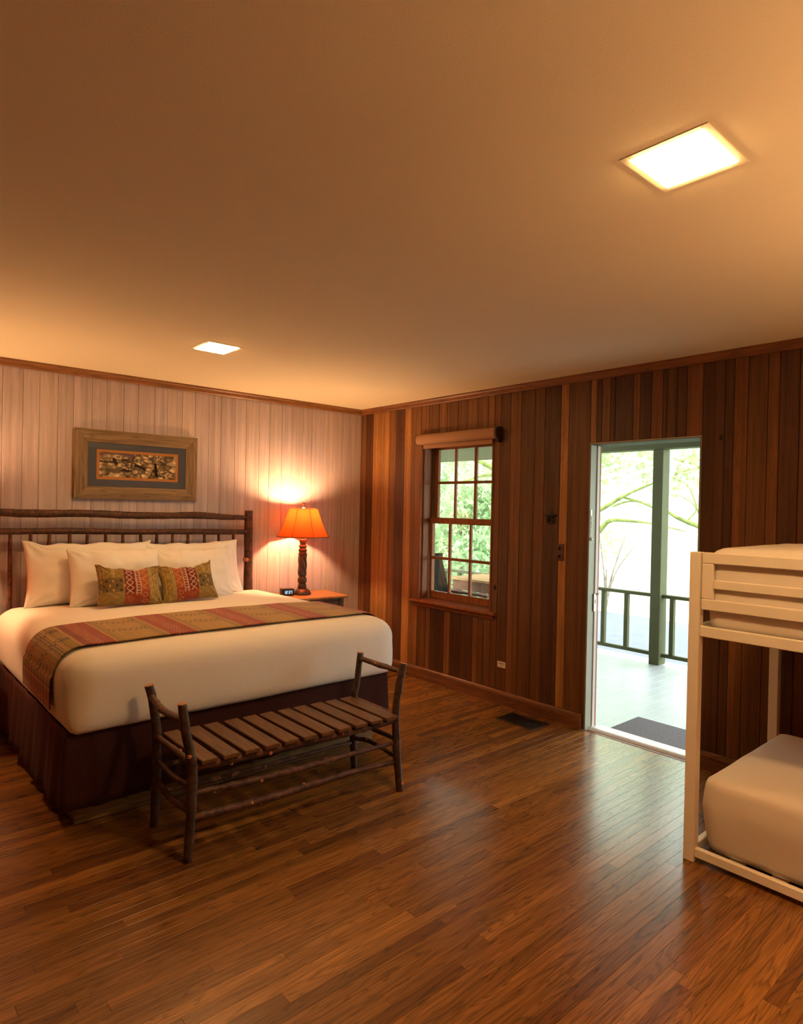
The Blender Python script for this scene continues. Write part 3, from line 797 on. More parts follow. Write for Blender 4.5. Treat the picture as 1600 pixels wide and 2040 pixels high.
def runner_colour(s, v):
    """s metres along, v 0..1 across (0 = towards the pillows)"""
    ph = (s-0.10) % 0.42
    red = (ph > 0.255) | (s < 0.11)
    c = np.where(red[..., None], RDD, OLV)
    c = np.where((np.abs(ph-0.12) < 0.09)[..., None] & ~red[..., None], GLD*0.85+OLV*0.15, c)
    # fine ribs
    c = c*(0.86+0.2*(np.sin(s*2*np.pi/0.012) > 0))[..., None]
    # pale stitched lines and zigzags in red bands
    zig = np.abs(((v*14+0.5*((ph*60) % 1)) % 1)-0.5) < 0.10
    c = np.where((red & zig & (ph > 0.30) & (ph < 0.36))[..., None], np.array([0.5, 0.26, 0.12]), c)
    c = np.where((np.abs(ph-0.255) < 0.004)[..., None] | (np.abs(ph-0.415) < 0.004)[..., None], GLD*1.1, c)
    # dark dashes running along gold bands
    for vc, off in ((0.18, 0), (0.24, 0.5), (0.56, 0.2), (0.63, 0.7)):
        d = (np.abs(v-vc-0.03*np.sin(s*30)) < 0.014) & (((s*38+off) % 1) < 0.55) & (ph > 0.03) & (ph < 0.23)
        c = np.where(d[..., None], DKB, c)
    # dark lattice blocks on the hanging end
    lat = ((s > 0.19) & (s < 0.42))
    b1 = lat & (np.abs(s-0.27) < 0.018) & (((v*26) % 1) < 0.55) & (((s*150) % 1) < 0.6)
    b2 = lat & (np.abs(s-0.385) < 0.014) & (((v*26) % 1) < 0.55) & (((s*150) % 1) < 0.6)
    b3 = lat & (np.abs(s-0.33) < 0.022) & ((np.abs(v-0.22) < 0.012) | (np.abs(v-0.27) < 0.012) | (np.abs(v-0.62) < 0.012) | (np.abs(v-0.67) < 0.012))
    b4 = lat & ((np.abs(s-0.235) < 0.003) | (np.abs(s-0.305) < 0.002))
    c = np.where((b1 | b2 | b3)[..., None], DKB, c); c = np.where(b4[..., None], OLD, c)
    lowd = (s < 0.19) & (((v*9) % 1) < 0.42)
    c = np.where(lowd[..., None], c*0.55, c)
    return c
V = np.linspace(0, 1, NV)
SS, VV = np.meshgrid(sarr, V, indexing='ij')
yb = -1.185+(SS-1.2)*-0.012; yf = -1.765+(SS-1.2)*-0.012
Y = yb+(yf-yb)*VV
top = np.stack([np.repeat(prn[:, 0:1], NV, 1), Y, np.repeat(prn[:, 1:2], NV, 1)], 2)
wob = 0.0025*np.sin(SS*17+VV*5)*np.sin(VV*9+SS*3)
hyy = (BYH-BYF)/2; cyy = 1-np.minimum(1, np.abs((Y-(BYH+BYF)/2)/hyy))**2.5; cxx = 1-np.minimum(1, np.abs((top[..., 0]+2.17)/0.98))**2.5
top[..., 2] += wob*0.6+np.where(top[..., 2] > BZ1-0.03, 0.022*cxx*cyy, 0)
bot = np.stack([np.repeat(pr[:, 0:1], NV, 1), Y, np.repeat(pr[:, 1:2], NV, 1)], 2)
me = grid_mesh('bed_runner', top)
paint(me, runner_colour(SS, VV))
o = obj('bed_runner', me, MT['print'], None, True, base=(-2.17, -1.475, 0.84))
setp(o, 'olive and rust striped woven runner laid across the foot of the bed', 'bed runner')
md = o.modifiers.new('s', 'SOLIDIFY'); md.thickness = 0.005; md.offset = -1

# pillows
def pillow_mesh(w, h, t, nu=56, nv=40, seed=0, ear=0.065, sag=0.0, wr=0.010):
    """closed pillow in local X (width), Z (height, bottom at 0), Y (thickness)"""
    def half(side):
        P = np.zeros((nu, nv, 3))
        for i in range(nu):
            for j in range(nv):
                u = -1+2*i/(nu-1); v = -1+2*j/(nv-1)
                u = math.sin(u*math.pi/2)*0.35+u*0.65; v = math.sin(v*math.pi/2)*0.35+v*0.65
                th = max(0.0, (1-abs(u)**2.6))**0.55*max(0.0, (1-abs(v)**2.6))**0.55
                pin = 1-ear*(1-abs(v)**2)*abs(u)**3; pin2 = 1-ear*1.3*(1-abs(u)**2)*abs(v)**3
                x = u*w/2*pin; z = v*h/2*pin2
                n = mnoise.noise(Vector((x*6+seed*7.7, z*6, side*3.0)))*wr*2.2*th**0.5 + mnoise.noise(Vector((x*15+seed, z*15, side*5.0)))*wr*0.8*th**0.5
                # corner creases
                cr = 0.006*math.sin(math.atan2(abs(v)-1, abs(u)-1)*11+seed)*max(0, abs(u)+abs(v)-1.05)*th**0.4*2
                z2 = z - sag*(1-u*u)*(v > 0)*v*v + (mnoise.noise(Vector((u*2.3+seed*3, 0, 0)))*0.022+mnoise.noise(Vector((u*5.1+seed*5, 1, 0)))*0.012)*max(0, v)
                P[i, j] = (x, side*(th*t/2+n+cr), z2+h/2)
        return P
    A = half(-1); B = half(1)
    B[0], B[-1], B[:, 0], B[:, -1] = A[0], A[-1], A[:, 0], A[:, -1]
    idx = lambda i, j, o: i*nv+j+o
    V = np.concatenate([A.reshape(-1, 3), B.reshape(-1, 3)]); F = []
    o2 = nu*nv
    def bi(i, j):
        return idx(i, j, 0) if i in (0, nu-1) or j in (0, nv-1) else idx(i, j, o2)
    for i in range(nu-1):
        for j in range(nv-1):
            F.append((idx(i, j, 0), idx(i+1, j, 0), idx(i+1, j+1, 0), idx(i, j+1, 0)))
            F.append((bi(i, j), bi(i, j+1), bi(i+1, j+1), bi(i+1, j)))
    used = sorted({k for f in F for k in f}); mp = {k: n for n, k in enumerate(used)}
    me = bpy.data.meshes.new('pillow'); me.from_pydata(V[used].tolist(), [], [tuple(mp[k] for k in f) for f in F])
    uv = []
    for k in used:
        kk = k % o2; uv.append((kk//nv/(nu-1), kk % nv/(nv-1), 0 if k < o2 else 1))
    return me, np.array(uv)
def place(me, loc, lean, yawd=0, rollz=0):
    M = Matrix.Translation(loc) @ Matrix.Rotation(math.radians(yawd), 4, 'Z') @ Matrix.Rotation(math.radians(-lean), 4, 'X') @ Matrix.Rotation(math.radians(rollz), 4, 'Y')
    me.transform(M)
GP = 'white pillows against the headboard'
for (w, h, t, loc, lean, yw, rl, sd, lab) in [
    (0.86, 0.45, 0.17, (-2.585, -0.32, 0.815), 16, 0, 0.6, 1, 'plump white pillow at the back left, against the headboard spindles'),
    (0.80, 0.44, 0.17, (-1.835, -0.32, 0.812), 16, 0, -0.6, 2, 'plump white pillow at the back right, nearest the headboard post'),
    (0.62, 0.41, 0.17, (-2.475, -0.50, 0.815), 18, -2, 0.3, 3, 'white pillow in front left, behind the left patterned cushion'),
    (0.60, 0.40, 0.17, (-1.90, -0.50, 0.812), 18, 2, -0.3, 4, 'white pillow in front right, behind the right patterned cushion')]:
    me, uv = pillow_mesh(w, h, t, seed=sd)
    place(me, loc, lean, yw, rl)
    o = obj('pillow', me, MT['linen'], None, True, base=loc); setp(o, lab, 'pillow', GP)

def cushion_colour(u, v, mirror):
    mott = 0.5+0.25*np.sin(u*37+3*np.sin(v*23))+0.25*np.sin(v*51+4*np.sin(u*19))
    if mirror: u = 1-u
    h = lambda a, b: (u >= a) & (u < b)
    c = np.where((h(0.40, 0.72))[..., None], RDD, OLV*0.95)
    c = np.where((h(0.40, 0.52) & (v > 0.3))[..., None], np.array([0.16, 0.02, 0.016]), c)
    c = np.where((h(0.52, 0.61) & (v > 0.3))[..., None], np.array([0.22, 0.028, 0.018]), c)
    c = np.where((h(0.0, 0.38) & (v > 0.32) & (v < 0.60))[..., None], OLD, c)
    c = np.where((h(0.60, 0.72) & (v > 0.35))[..., None], np.array([0.34, 0.09, 0.03]), c)
    WH, YL = np.array([0.50, 0.34, 0.23]), np.array([0.44, 0.31, 0.11])
    # stitched lines
    for a, col in ((0.05, WH), (0.11, YL), (0.24, YL), (0.265, YL), (0.545, WH), (0.60, WH), (0.745, YL), (0.775, YL), (0.91, YL)):
        c = np.where(((np.abs(u-a) < 0.006) & (v > (0.62 if a < 0.3 else 0.25)))[..., None], col, c)
    # white lattice of crosses
    p = ((v-0.28)*9.0) % 1; q = (u-0.42)/0.09
    X = h(0.42, 0.51) & (v > 0.28) & ((np.abs(q-p) < 0.10) | (np.abs(q-(1-p)) < 0.10))
    c = np.where(X[..., None], WH, c)
    # ladder
    c = np.where((h(0.555, 0.595) & (((v*18) % 1) < 0.35) & (v > 0.28))[..., None], WH*0.85, c)
    # zigzag
    z = np.abs(((v*6) % 1)-0.5)*2; c = np.where((h(0.62, 0.71) & (v > 0.38) & (np.abs((u-0.62)/0.09-z) < 0.16))[..., None], np.array([0.46, 0.20, 0.07]), c)
    # S scrolls
    f = (v*3.6) % 1; ang = f*2*np.pi
    for k in range(4):
        cy = 0.17+0.24*k; r = np.hypot((u-0.845)/0.035, (v-cy)/0.075); th = np.arctan2((v-cy)/0.075, (u-0.845)/0.035)
        sp = np.abs(r-(0.25+0.75*((th*(1 if k % 2 else -1)+np.pi)/(2*np.pi)))) < 0.14
        c = np.where((sp & (r < 1.15))[..., None], YL, c)
    # red scrolls low
    for k in range(2):
        cy = 0.10+0.15*k; r = np.hypot((u-0.66)/0.04, (v-cy)/0.06)
        c = np.where((np.abs(r-0.75) < 0.12)[..., None], np.array([0.40, 0.20, 0.10]), c)
    r = np.hypot((u-0.48)/0.05, (v-0.16)/0.07); th = np.arctan2((v-0.16)/0.07, (u-0.48)/0.05)
    c = np.where((np.abs(r-0.6-0.3*np.cos(5*th)) < 0.12)[..., None], np.array([0.42, 0.14, 0.05]), c)
    # dark diamonds and pale rings
    for k in range(4):
        for m in range(3):
            cx, cy = 0.05+0.10*k+0.05*(m % 2), 0.36+0.09*m
            di = np.abs(u-cx)/0.019+np.abs(v-cy)/0.032
            col = DKB if (k+m) % 2 else GLD*1.3
            c = np.where(((di < 1) if (k+m) % 2 else (np.abs(di-0.75) < 0.3))[..., None], col, c)
    c = c*(0.82+0.34*mott)[..., None]
    c = np.where(((u > 0.80) & (v > 0.90))[..., None], np.where((((u*40) % 1) < 0.5)[..., None], OLD, GLD), c)
    return c
for (loc, lean, yw, rl, sd, mir, lab) in [
    ((-2.452, -0.69, 0.834), 24, 2, 3.5, 5, False, 'left olive and red embroidered throw cushion with crumpled corner'),
    ((-2.033, -0.69, 0.832), 24, -3, -4.0, 6, True, 'right olive and red embroidered throw cushion with scroll stitching')]:
    me, uv = pillow_mesh(0.435 if not mir else 0.405, 0.295, 0.13, 190, 130, seed=sd, ear=0.085, sag=0.024, wr=0.010)
    paint(me, cushion_colour(uv[:, 0], uv[:, 1], mir))
    place(me, loc, lean, yw, rl)
    o = obj('throw_cushion', me, MT['print'], None, True, base=loc); setp(o, lab, 'cushion', 'embroidered throw cushions')

# ------------------------------------------------------------------ log bench at the foot of the bed
bench = thing('bench', 'rustic hickory log bench with slatted seat at the foot of the bed', 'bench', (-2.22, -2.3, 0))
BB = [MT['bark'], MT['sawn'], MT['twig']]
legs = [[(-2.798, -2.466, 0.0, .020), (-2.786, -2.468, 0.21, .021), (-2.785, -2.47, 0.40, .022), (-2.797, -2.47, 0.475, .021), (-2.822, -2.47, 0.595, .020), (-2.836, -2.47, 0.690, .0195)],
        [(-1.633, -2.517, 0.0, .020), (-1.656, -2.515, 0.165, .021), (-1.666, -2.512, 0.345, .022), (-1.669, -2.51, 0.443, .021), (-1.648, -2.51, 0.577, .020), (-1.618, -2.51, 0.690, .0195)],
        [(-2.797, -2.075, 0.0, .020), (-2.792, -2.08, 0.208, .021), (-2.791, -2.085, 0.363, .022), (-2.798, -2.086, 0.485, .021), (-2.818, -2.09, 0.60, .020), (-2.838, -2.09, 0.684, .0195)],
        [(-1.646, -2.124, 0.0, .019), (-1.656, -2.125, 0.13, .020), (-1.660, -2.127, 0.418, .021), (-1.645, -2.13, 0.50, .020), (-1.622, -2.13, 0.680, .018)]]
for k, L in enumerate(legs): log(bm := new(), L, 12, 7, 0.10, 30+k, knots=2); obj('leg', bm, BB, bench)
def rail(name, pts, sd, kn=4, n=10): log(bm := new(), [(*p[:3], p[3]*1.15) for p in pts], n, 7, 0.12, sd, knots=kn); obj(name, bm, [MT['railbark'], MT['sawn'], MT['twig']], bench)
rail('front_seat_rail', [(-2.770, -2.468, 0.402, .014), (-2.57, -2.475, 0.396, .017), (-2.2, -2.485, 0.392, .016), (-1.9, -2.495, 0.384, .016), (-1.686, -2.508, 0.388, .013)], 40, 6)
rail('front_rail', [(-2.770, -2.468, 0.290, .011), (-2.46, -2.478, 0.273, .013), (-2.1, -2.487, 0.268, .012), (-1.686, -2.508, 0.268, .010)], 41, 6)
rail('front_rail', [(-2.768, -2.466, 0.186, .013), (-2.4, -2.476, 0.170, .014), (-2.0, -2.487, 0.172, .013), (-1.676, -2.510, 0.166, .010)], 42, 3)
rail('back_seat_rail', [(-2.775, -2.085, 0.402, .014), (-2.3, -2.095, 0.395, .016), (-1.677, -2.126, 0.392, .013)], 43, 3)
rail('back_rail', [(-2.773, -2.084, 0.285, .012), (-2.3, -2.100, 0.277, .012), (-1.676, -2.126, 0.275, .010)], 44, 3)
rail('back_rail', [(-2.775, -2.081, 0.158, .011), (-2.41, -2.093, 0.150, .012), (-1.676, -2.125, 0.158, .011)], 45, 4)
rail('arm', [(-2.830, -2.108, 0.632, .013), (-2.826, -2.19, 0.603, .014), (-2.824, -2.30, 0.598, .014), (-2.826, -2.452, 0.612, .013)], 46, 1)
rail('arm', [(-1.628, -2.147, 0.645, .013), (-1.630, -2.3, 0.643, .014), (-1.634, -2.492, 0.644, .012)], 47, 1)
rail('side_rail', [(-2.795, -2.106, 0.430, .013), (-2.79, -2.25, 0.424, .014), (-2.79, -2.450, 0.426, .012)], 48, 1)
rail('side_rail', [(-2.79, -2.103, 0.318, .011), (-2.79, -2.28, 0.306, .012), (-2.786, -2.449, 0.318, .010)], 49, 1)
rail('side_rail', [(-2.793, -2.102, 0.222, .011), (-2.80, -2.28, 0.208, .012), (-2.787, -2.449, 0.206, .010)], 50, 1)
rail('side_rail', [(-1.66, -2.147, 0.300, .011), (-1.655, -2.3, 0.282, .012), (-1.666, -2.492, 0.288, .010)], 51, 1)
rail('side_rail', [(-1.657, -2.146, 0.182, .011), (-1.64, -2.26, 0.196, .012), (-1.659, -2.494, 0.188, .010)], 52, 1)
rail('side_rail', [(-1.663, -2.147, 0.415, .012), (-1.66, -2.3, 0.412, .013), (-1.668, -2.492, 0.412, .011)], 53, 1)
for k in range(11):
    f = k/10; x = -2.722+f*(1.0)
    yo = -2.506-0.045*f*0.95; yb_ = -2.075-0.045*f
    bm = new(); a = Vector((x, yo, 0.427-0.010*f)); b = Vector((x+0.004*random.uniform(-1, 1), yb_, 0.430-0.010*f))
    obox(bm, a, b, 0.076, 0.020, 0.0035); obj('seat_slat', bm, MT['slat'], bench)

# ------------------------------------------------------------------ nightstands, lamps, clock
ROTN = Matrix.Translation((-0.52, -0.53, 0)) @ Matrix.Rotation(math.radians(-5), 4, 'Z')
def make_nightstand(name, label, M):
    c = M @ Vector((-0.31, 0.22, 0))
    t = thing(name, label, 'nightstand', (c.x, c.y, 0), 'nightstands beside the bed')
    def part(nm, mat, *bs, bev=0.003, parent=None):
        bm = new()
        for b in bs: box(bm, *b, bev, 1, 0, M)
        return obj(nm, bm, mat, parent or t)
    part('top', MT['nightstand'], (-0.62, 0.0, 0.0, 0.43, 0.722, 0.745), bev=0.006)
    for (x, y) in ((-0.585, 0.025), (-0.075, 0.025), (-0.585, 0.365), (-0.075, 0.365)):
        part('leg', MT['nightdark'], (x, x+0.042, y, y+0.042, 0.0, 0.7215))
    part('apron', MT['nightdark'], (-0.543, -0.075, 0.36+0.012, 0.395, 0.58, 0.7215), (-0.570, -0.552, 0.067, 0.365, 0.58, 0.7215), (-0.058, -0.040, 0.067, 0.365, 0.58, 0.7215), (-0.543, -0.075, 0.035, 0.050, 0.700, 0.7215))
    dr = part('drawer', MT['nightdark'], (-0.540, -0.078, 0.032, 0.36, 0.582, 0.698))
    bm = new(); lathe(bm, [(0.004, 0), (0.006, 0.012), (0.013, 0.018), (0.012, 0.026), (0.004, 0.030)], 14)
    bmesh.ops.transform(bm, matrix=M @ Matrix.Translation((-0.31, 0.0318, 0.64)) @ Matrix.Rotation(math.radians(90), 4, 'X'), verts=bm.verts)
    obj('knob', bm, MT['iron'], dr, True)
    part('shelf', MT['nightstand'], (-0.575, -0.043, 0.034, 0.398, 0.20, 0.218))
    return t
make_nightstand('nightstand', 'brown wooden nightstand right of the bed, under the lit lamp', ROTN)
make_nightstand('nightstand', 'brown wooden nightstand left of the bed, beyond the picture edge', Matrix.Translation((-3.33, -0.50, 0)))

LZ = 0.7455
def make_lamp(label, lx, ly, bulb='bulb'):
    t = thing('table_lamp', label, 'table lamp', (lx, ly, LZ), 'bedside table lamps')
    k = lambda prof: [(r, LZ+z) for r, z in prof]
    bm = new(); lathe(bm, k([(0.076, 0), (0.080, 0.006), (0.080, 0.014), (0.074, 0.020), (0.070, 0.030), (0.058, 0.040), (0.044, 0.050), (0.038, 0.056)]), 36, lx, ly); obj('foot', bm, MT['lampbase'], t, 50)
    bm = new(); lathe(bm, k([(0.036, 0.056), (0.040, 0.062), (0.040, 0.070), (0.034, 0.074), (0.037, 0.082), (0.034, 0.090), (0.030, 0.094), (0.036, 0.106), (0.040, 0.118), (0.041, 0.130), (0.036, 0.146), (0.029, 0.158), (0.034, 0.166), (0.038, 0.172), (0.036, 0.180)]), 32, lx, ly); obj('lower_turning', bm, MT['lampbase'], t, 50)
    bm = new(); zz = np.linspace(0.180, 0.355, 40)
    lathe(bm, [(0.036, LZ+z) for z in zz], 48, lx, ly, twist=lambda a, z: 1+0.10*math.cos(5*a+(z-LZ)*60)); obj('spiral_column', bm, MT['lampbase'], t, 60)
    bm = new(); lathe(bm, k([(0.036, 0.355), (0.039, 0.360), (0.039, 0.366), (0.031, 0.372), (0.036, 0.382), (0.038, 0.392), (0.034, 0.402), (0.026, 0.410), (0.034, 0.418), (0.036, 0.426), (0.033, 0.434), (0.024, 0.440), (0.029, 0.462), (0.031, 0.488), (0.027, 0.492)]), 32, lx, ly); obj('upper_turning', bm, MT['lampbase'], t, 50)
    bm = new(); lathe(bm, k([(0.014, 0.492), (0.018, 0.50), (0.018, 0.640), (0.015, 0.660)]), 16, lx, ly); obj('socket', bm, MT['lampbase'], t, 50)
    bm = new(); lathe(bm, k([(0.012, 0.6605), (0.018, 0.672), (0.029, 0.692), (0.031, 0.708), (0.026, 0.724), (0.014, 0.733)]), 20, lx, ly); obj('bulb', bm, MT[bulb], t, True)
    bm = new()
    for s in (1, -1):
        log(bm, [(lx+s*0.016, ly, LZ+0.5, .0022), (lx+s*0.055, ly, LZ+0.60, .0022), (lx+s*0.060, ly, LZ+0.68, .0022), (lx+s*0.030, ly, LZ+0.755, .0022), (lx, ly, LZ+0.768, .0022)], 6, 4, 0, 0, cap=0)
    obj('harp', bm, MT['lampbase'], t, True)
    bm = new(); lathe(bm, k([(0.006, 0.766), (0.013, 0.772), (0.013, 0.780), (0.008, 0.784), (0.012, 0.792), (0.013, 0.806), (0.009, 0.814)]), 14, lx, ly); obj('finial', bm, MT['lampbase'], t, True)
    # eight panelled bell shade, open top and bottom
    zt, zb = LZ+0.760, LZ+0.512; rt_, rb_ = 0.134, 0.244
    aim = math.atan2(CAM_POS.y-ly, CAM_POS.x-lx)
    def prof(f): return rt_+(rb_-rt_)*(f*0.86+0.14*f**5)
    sh = bpy.data.objects.new('lamp_shade', None); COL.objects.link(sh); sh.parent = t; sh.location = (0, 0, 0)
    for s in range(8):
        a0 = aim+(s-0.5)*math.pi/4; a1 = a0+math.pi/4
        bm = new(); rows = []
        for j in range(13):
            f = j/12; r = prof(f); z = zt+(zb-zt)*f - 0.006*0
            p0 = Vector((lx+r*math.cos(a0), ly+r*math.sin(a0), z)); p1 = Vector((lx+r*math.cos(a1), ly+r*math.sin(a1), z))
            rows.append([bm.verts.new(p0.lerp(p1, q/6)) for q in range(7)])
        for j in range(12):
            for q in range(6):
                bm.faces.new((rows[j][q], rows[j+1][q], rows[j+1][q+1], rows[j][q+1]))
        obj('shade_panel', bm, MT['shade'], sh, True)
        bm = new(); obox_pts = []
        for j in range(13):
            f = j/12; r = prof(f)+0.001; obox_pts.append((lx+r*math.cos(a0), ly+r*math.sin(a0), zt+(zb-zt)*f, 0.0016))
        log(bm, obox_pts, 6, 1, 0, 0, cap=0); obj('seam', bm, MT['shadetrim'], sh, True)
    for (r, z, h) in ((rt_+0.001, zt, 0.005), (rb_+0.001, zb, 0.007)):
        bm = new()
        ring = [(lx+r*math.cos(aim+(s-0.5)*math.pi/4), ly+r*math.sin(aim+(s-0.5)*math.pi/4), z) for s in range(8)]
        for s in range(8): obox(bm, ring[s], ring[(s+1) % 8], 0.004, h)
        obj('binding', bm, MT['shadetrim'], sh)
    bm = new()
    for s in range(4):
        a = s*math.pi/2+0.3; obox(bm, (lx+0.008*math.cos(a), ly+0.008*math.sin(a), zt+0.002), (lx+rt_*0.95*math.cos(a), ly+rt_*0.95*math.sin(a), zt), 0.003, 0.003)
    obj('spider', bm, MT['lampbase'], sh)
    return t
make_lamp('lit table lamp with amber panelled shade and carved dark column, right of the bed', -0.835, -0.262)
make_lamp('lit table lamp with amber panelled shade, left of the bed beyond the picture edge', -3.66, -0.27)

make_nightstand('nightstand', 'added brown wooden side table behind the bunk bed, unseen, carrying the added lamp', Matrix.Translation((-1.45, -6.05, 0)))  # unseen table, added only to hold the extra lamp
make_lamp('added unseen table lamp brightening the ceiling, on the side table behind the bunk bed', -1.76, -5.82, 'bulb_bright')  # unseen lamp added to brighten the ceiling at upper right

# alarm clock showing 12:37
t = thing('alarm_clock', 'small black digital alarm clock with blue digits 12:37 on the nightstand', 'alarm clock', (-0.98, -0.26, LZ))
MC = Matrix.Translation((-0.985, -0.255, LZ)) @ Matrix.Rotation(math.radians(-14), 4, 'Z')
bm = new(); box(bm, -0.055, 0.055, -0.035, 0.035, 0.0, 0.062, 0.004, 2, 0, MC); obj('case', bm, MT['black'], t)
bm = new(); box(bm, -0.050, 0.050, -0.0362, -0.0348, 0.006, 0.056, 0.0, 1, 0, MC); obj('screen', bm, MT['black'], t)
SEG = {'1': 'bc', '2': 'abged', '3': 'abgcd', '7': 'abc'}
dig = new(); cx = -0.036
for ch in '12:37':
    if ch == ':':
        for z in (0.023, 0.038): box(dig, cx-0.001, cx+0.002, -0.0372, -0.0363, z, z+0.003, 0, 1, 0, MC)
        cx += 0.007; continue
    W_, Hh, z0, s = 0.012, 0.026, 0.018, 0.0030
    R = {'a': (cx, cx+W_, z0+Hh-s, z0+Hh), 'd': (cx, cx+W_, z0, z0+s), 'g': (cx, cx+W_, z0+Hh/2-s/2, z0+Hh/2+s/2), 'b': (cx+W_-s, cx+W_, z0+Hh/2, z0+Hh), 'c': (cx+W_-s, cx+W_, z0, z0+Hh/2), 'e': (cx, cx+s, z0, z0+Hh/2), 'f': (cx, cx+s, z0+Hh/2, z0+Hh)}
    for q in SEG[ch]: r = R[q]; box(dig, r[0], r[1], -0.0372, -0.0363, r[2], r[3], 0, 1, 0, MC)
    cx += 0.0175
obj('digits', dig, MT['digit'], t)

# ------------------------------------------------------------------ framed picture
t = thing('framed_picture', 'weathered wood framed panoramic print with blue-grey mat above the headboard', 'picture', (-2.185, 0, 1.81))
X0, X1, Z0, Z1 = -2.650, -1.722, 1.552, 2.068; FW = 0.093
def mitre(a0, a1, b0, b1, hz, out):
    """one mitred side as a bevelled prism; corners outer a0-a1, inner b0-b1"""
    bm = new()
    oF = [Vector((p[0], -0.030, p[1])) for p in (a0, a1)]; iF = [Vector((p[0], -0.022, p[1])) for p in (b0, b1)]
    mF = [oF[k].lerp(iF[k], 0.38)+Vector((0, -0.006, 0)) for k in (0, 1)]
    oB = [Vector((p[0], -0.0005, p[1])) for p in (a0, a1)]; iB = [Vector((p[0], -0.0005, p[1])) for p in (b0, b1)]
    L = [[oB[k], oF[k], mF[k], iF[k], iB[k]] for k in (0, 1)]
    V_ = [[bm.verts.new(q) for q in l] for l in L]
    for k in range(5): bm.faces.new((V_[0][k], V_[0][(k+1) % 5], V_[1][(k+1) % 5], V_[1][k]))
    bm.faces.new(V_[0]); bm.faces.new(list(reversed(V_[1])))
    bmesh.ops.recalc_face_normals(bm, faces=bm.faces); return bm
e = 0.0008
obj('frame_side', mitre((X0+e, Z1), (X1-e, Z1), (X0+FW+e, Z1-FW), (X1-FW-e, Z1-FW), 0, 0), MT['framewood'], t)
obj('frame_side', mitre((X0+e, Z0), (X1-e, Z0), (X0+FW+e, Z0+FW), (X1-FW-e, Z0+FW), 0, 0), MT['framewood'], t)
obj('frame_side', mitre((X0, Z0+e), (X0, Z1-e), (X0+FW, Z0+FW+e), (X0+FW, Z1-FW-e), 0, 0), MT['framewoodz'], t)
obj('frame_side', mitre((X1, Z0+e), (X1, Z1-e), (X1-FW, Z0+FW+e), (X1-FW, Z1-FW-e), 0, 0), MT['framewoodz'], t)
a0, a1, c0, c1 = X0+FW, X1-FW, Z0+FW, Z1-FW
p0, p1, q0, q1 = -2.494, -1.876, 1.700, 1.924
bm = new()
for (x0, x1, z0, z1) in ((a0, a1, q1, c1), (a0, a1, c0, q0), (a0, p0, q0, q1), (p1, a1, q0, q1)): box(bm, x0, x1, -0.014, -0.009, z0, z1)
obj('mat_board', bm, MT['matboard'], t)
fw = 0.020; bm = new()
for (x0, x1, z0, z1) in ((p0, p1, q1-fw, q1), (p0, p1, q0, q0+fw), (p0, p0+fw, q0+fw, q1-fw), (p1-fw, p1, q0+fw, q1-fw)): box(bm, x0, x1, -0.0125, -0.009, z0, z1)
obj('fillet', bm, MT['fillet'], t)
# print: river rocks and driftwood
nu, nv = 220, 72
U, Vg = np.meshgrid(np.linspace(0, 1, nu), np.linspace(0, 1, nv), indexing='ij')
pt = np.random.default_rng(5).random((130, 2)); tone = np.random.default_rng(6).random(130)
asp = 3.1
best = np.full(U.shape, 9.0); sec = best.copy(); ci = np.zeros(U.shape, int)
for k in range(130):
    sz = 0.6+0.8*tone[k]
    dx = (U-pt[k, 0])*asp; dy = (Vg-pt[k, 1])*1.45; dd = np.hypot(dx*0.8, dy)/sz
    m = dd < best; sec = np.where(m, best, np.minimum(sec, dd)); best = np.where(m, dd, best); ci = np.where(m, k, ci)
edge = np.clip((sec-best)/(0.012+0.05*tone[ci]*(pt[ci, 0] > 0.3)), 0, 1)
grn = np.random.default_rng(8).random(U.shape)
rock = np.array([0.90, 0.63, 0.39])*(0.25+1.1*tone[ci]**1.3)[..., None]*(0.75+0.5*grn)[..., None]*(1.15-0.6*np.clip((best/0.09), 0, 1))[..., None]
c = rock*edge[..., None]+np.array([0.03, 0.012, 0.012])*(1-edge)[..., None]
skyf = np.clip((Vg-0.80-0.08*np.sin(U*9)-(U > 0.45)*0.25)/0.08, 0, 1)
c = c*(1-skyf[..., None])+np.array([0.26, 0.15, 0.17])*skyf[..., None]*(0.8+0.3*np.sin(Vg*60+U*30)[..., None])
def logstroke(c, x0, y0, x1, y1, w, col):
    tt = np.clip(((U-x0)*asp*(x1-x0)*asp+(Vg-y0)*(y1-y0))/(((x1-x0)*asp)**2+(y1-y0)**2), 0, 1)
    dd = np.hypot((U-x0-tt*(x1-x0))*asp, Vg-y0-tt*(y1-y0))
    return np.where((dd < w)[..., None], np.array(col)*(0.7+0.5*(np.sin(dd*160) > 0)[..., None]), c)
for s in [(0.40, 0.45, 0.43, 0.85, 0.035, (0.10, 0.045, 0.03)), (0.54, 0.85, 0.60, 0.45, 0.04, (0.28, 0.17, 0.10)), (0.46, 0.55, 0.58, 0.38, 0.05, (0.03, 0.015, 0.02)), (0.76, 0.80, 0.80, 0.35, 0.04, (0.30, 0.18, 0.10)), (0.72, 0.62, 0.74, 0.12, 0.055, (0.02, 0.01, 0.01)), (0.63, 0.12, 0.69, 0.55, 0.05, (0.48, 0.35, 0.20)), (0.30, 0.32, 0.36, 0.26, 0.05, (0.04, 0.02, 0.02)), (0.18, 0.72, 0.21, 0.55, 0.06, (0.04, 0.02, 0.02)), (0.0, 0.62, 0.22, 0.60, 0.03, (0.05, 0.03, 0.04))]:
    c = logstroke(c, *s)
Pm = np.zeros((nu, nv, 3)); Pm[..., 0] = p0+fw+U*(p1-p0-2*fw); Pm[..., 1] = -0.0105; Pm[..., 2] = q0+fw+Vg*(q1-q0-2*fw)
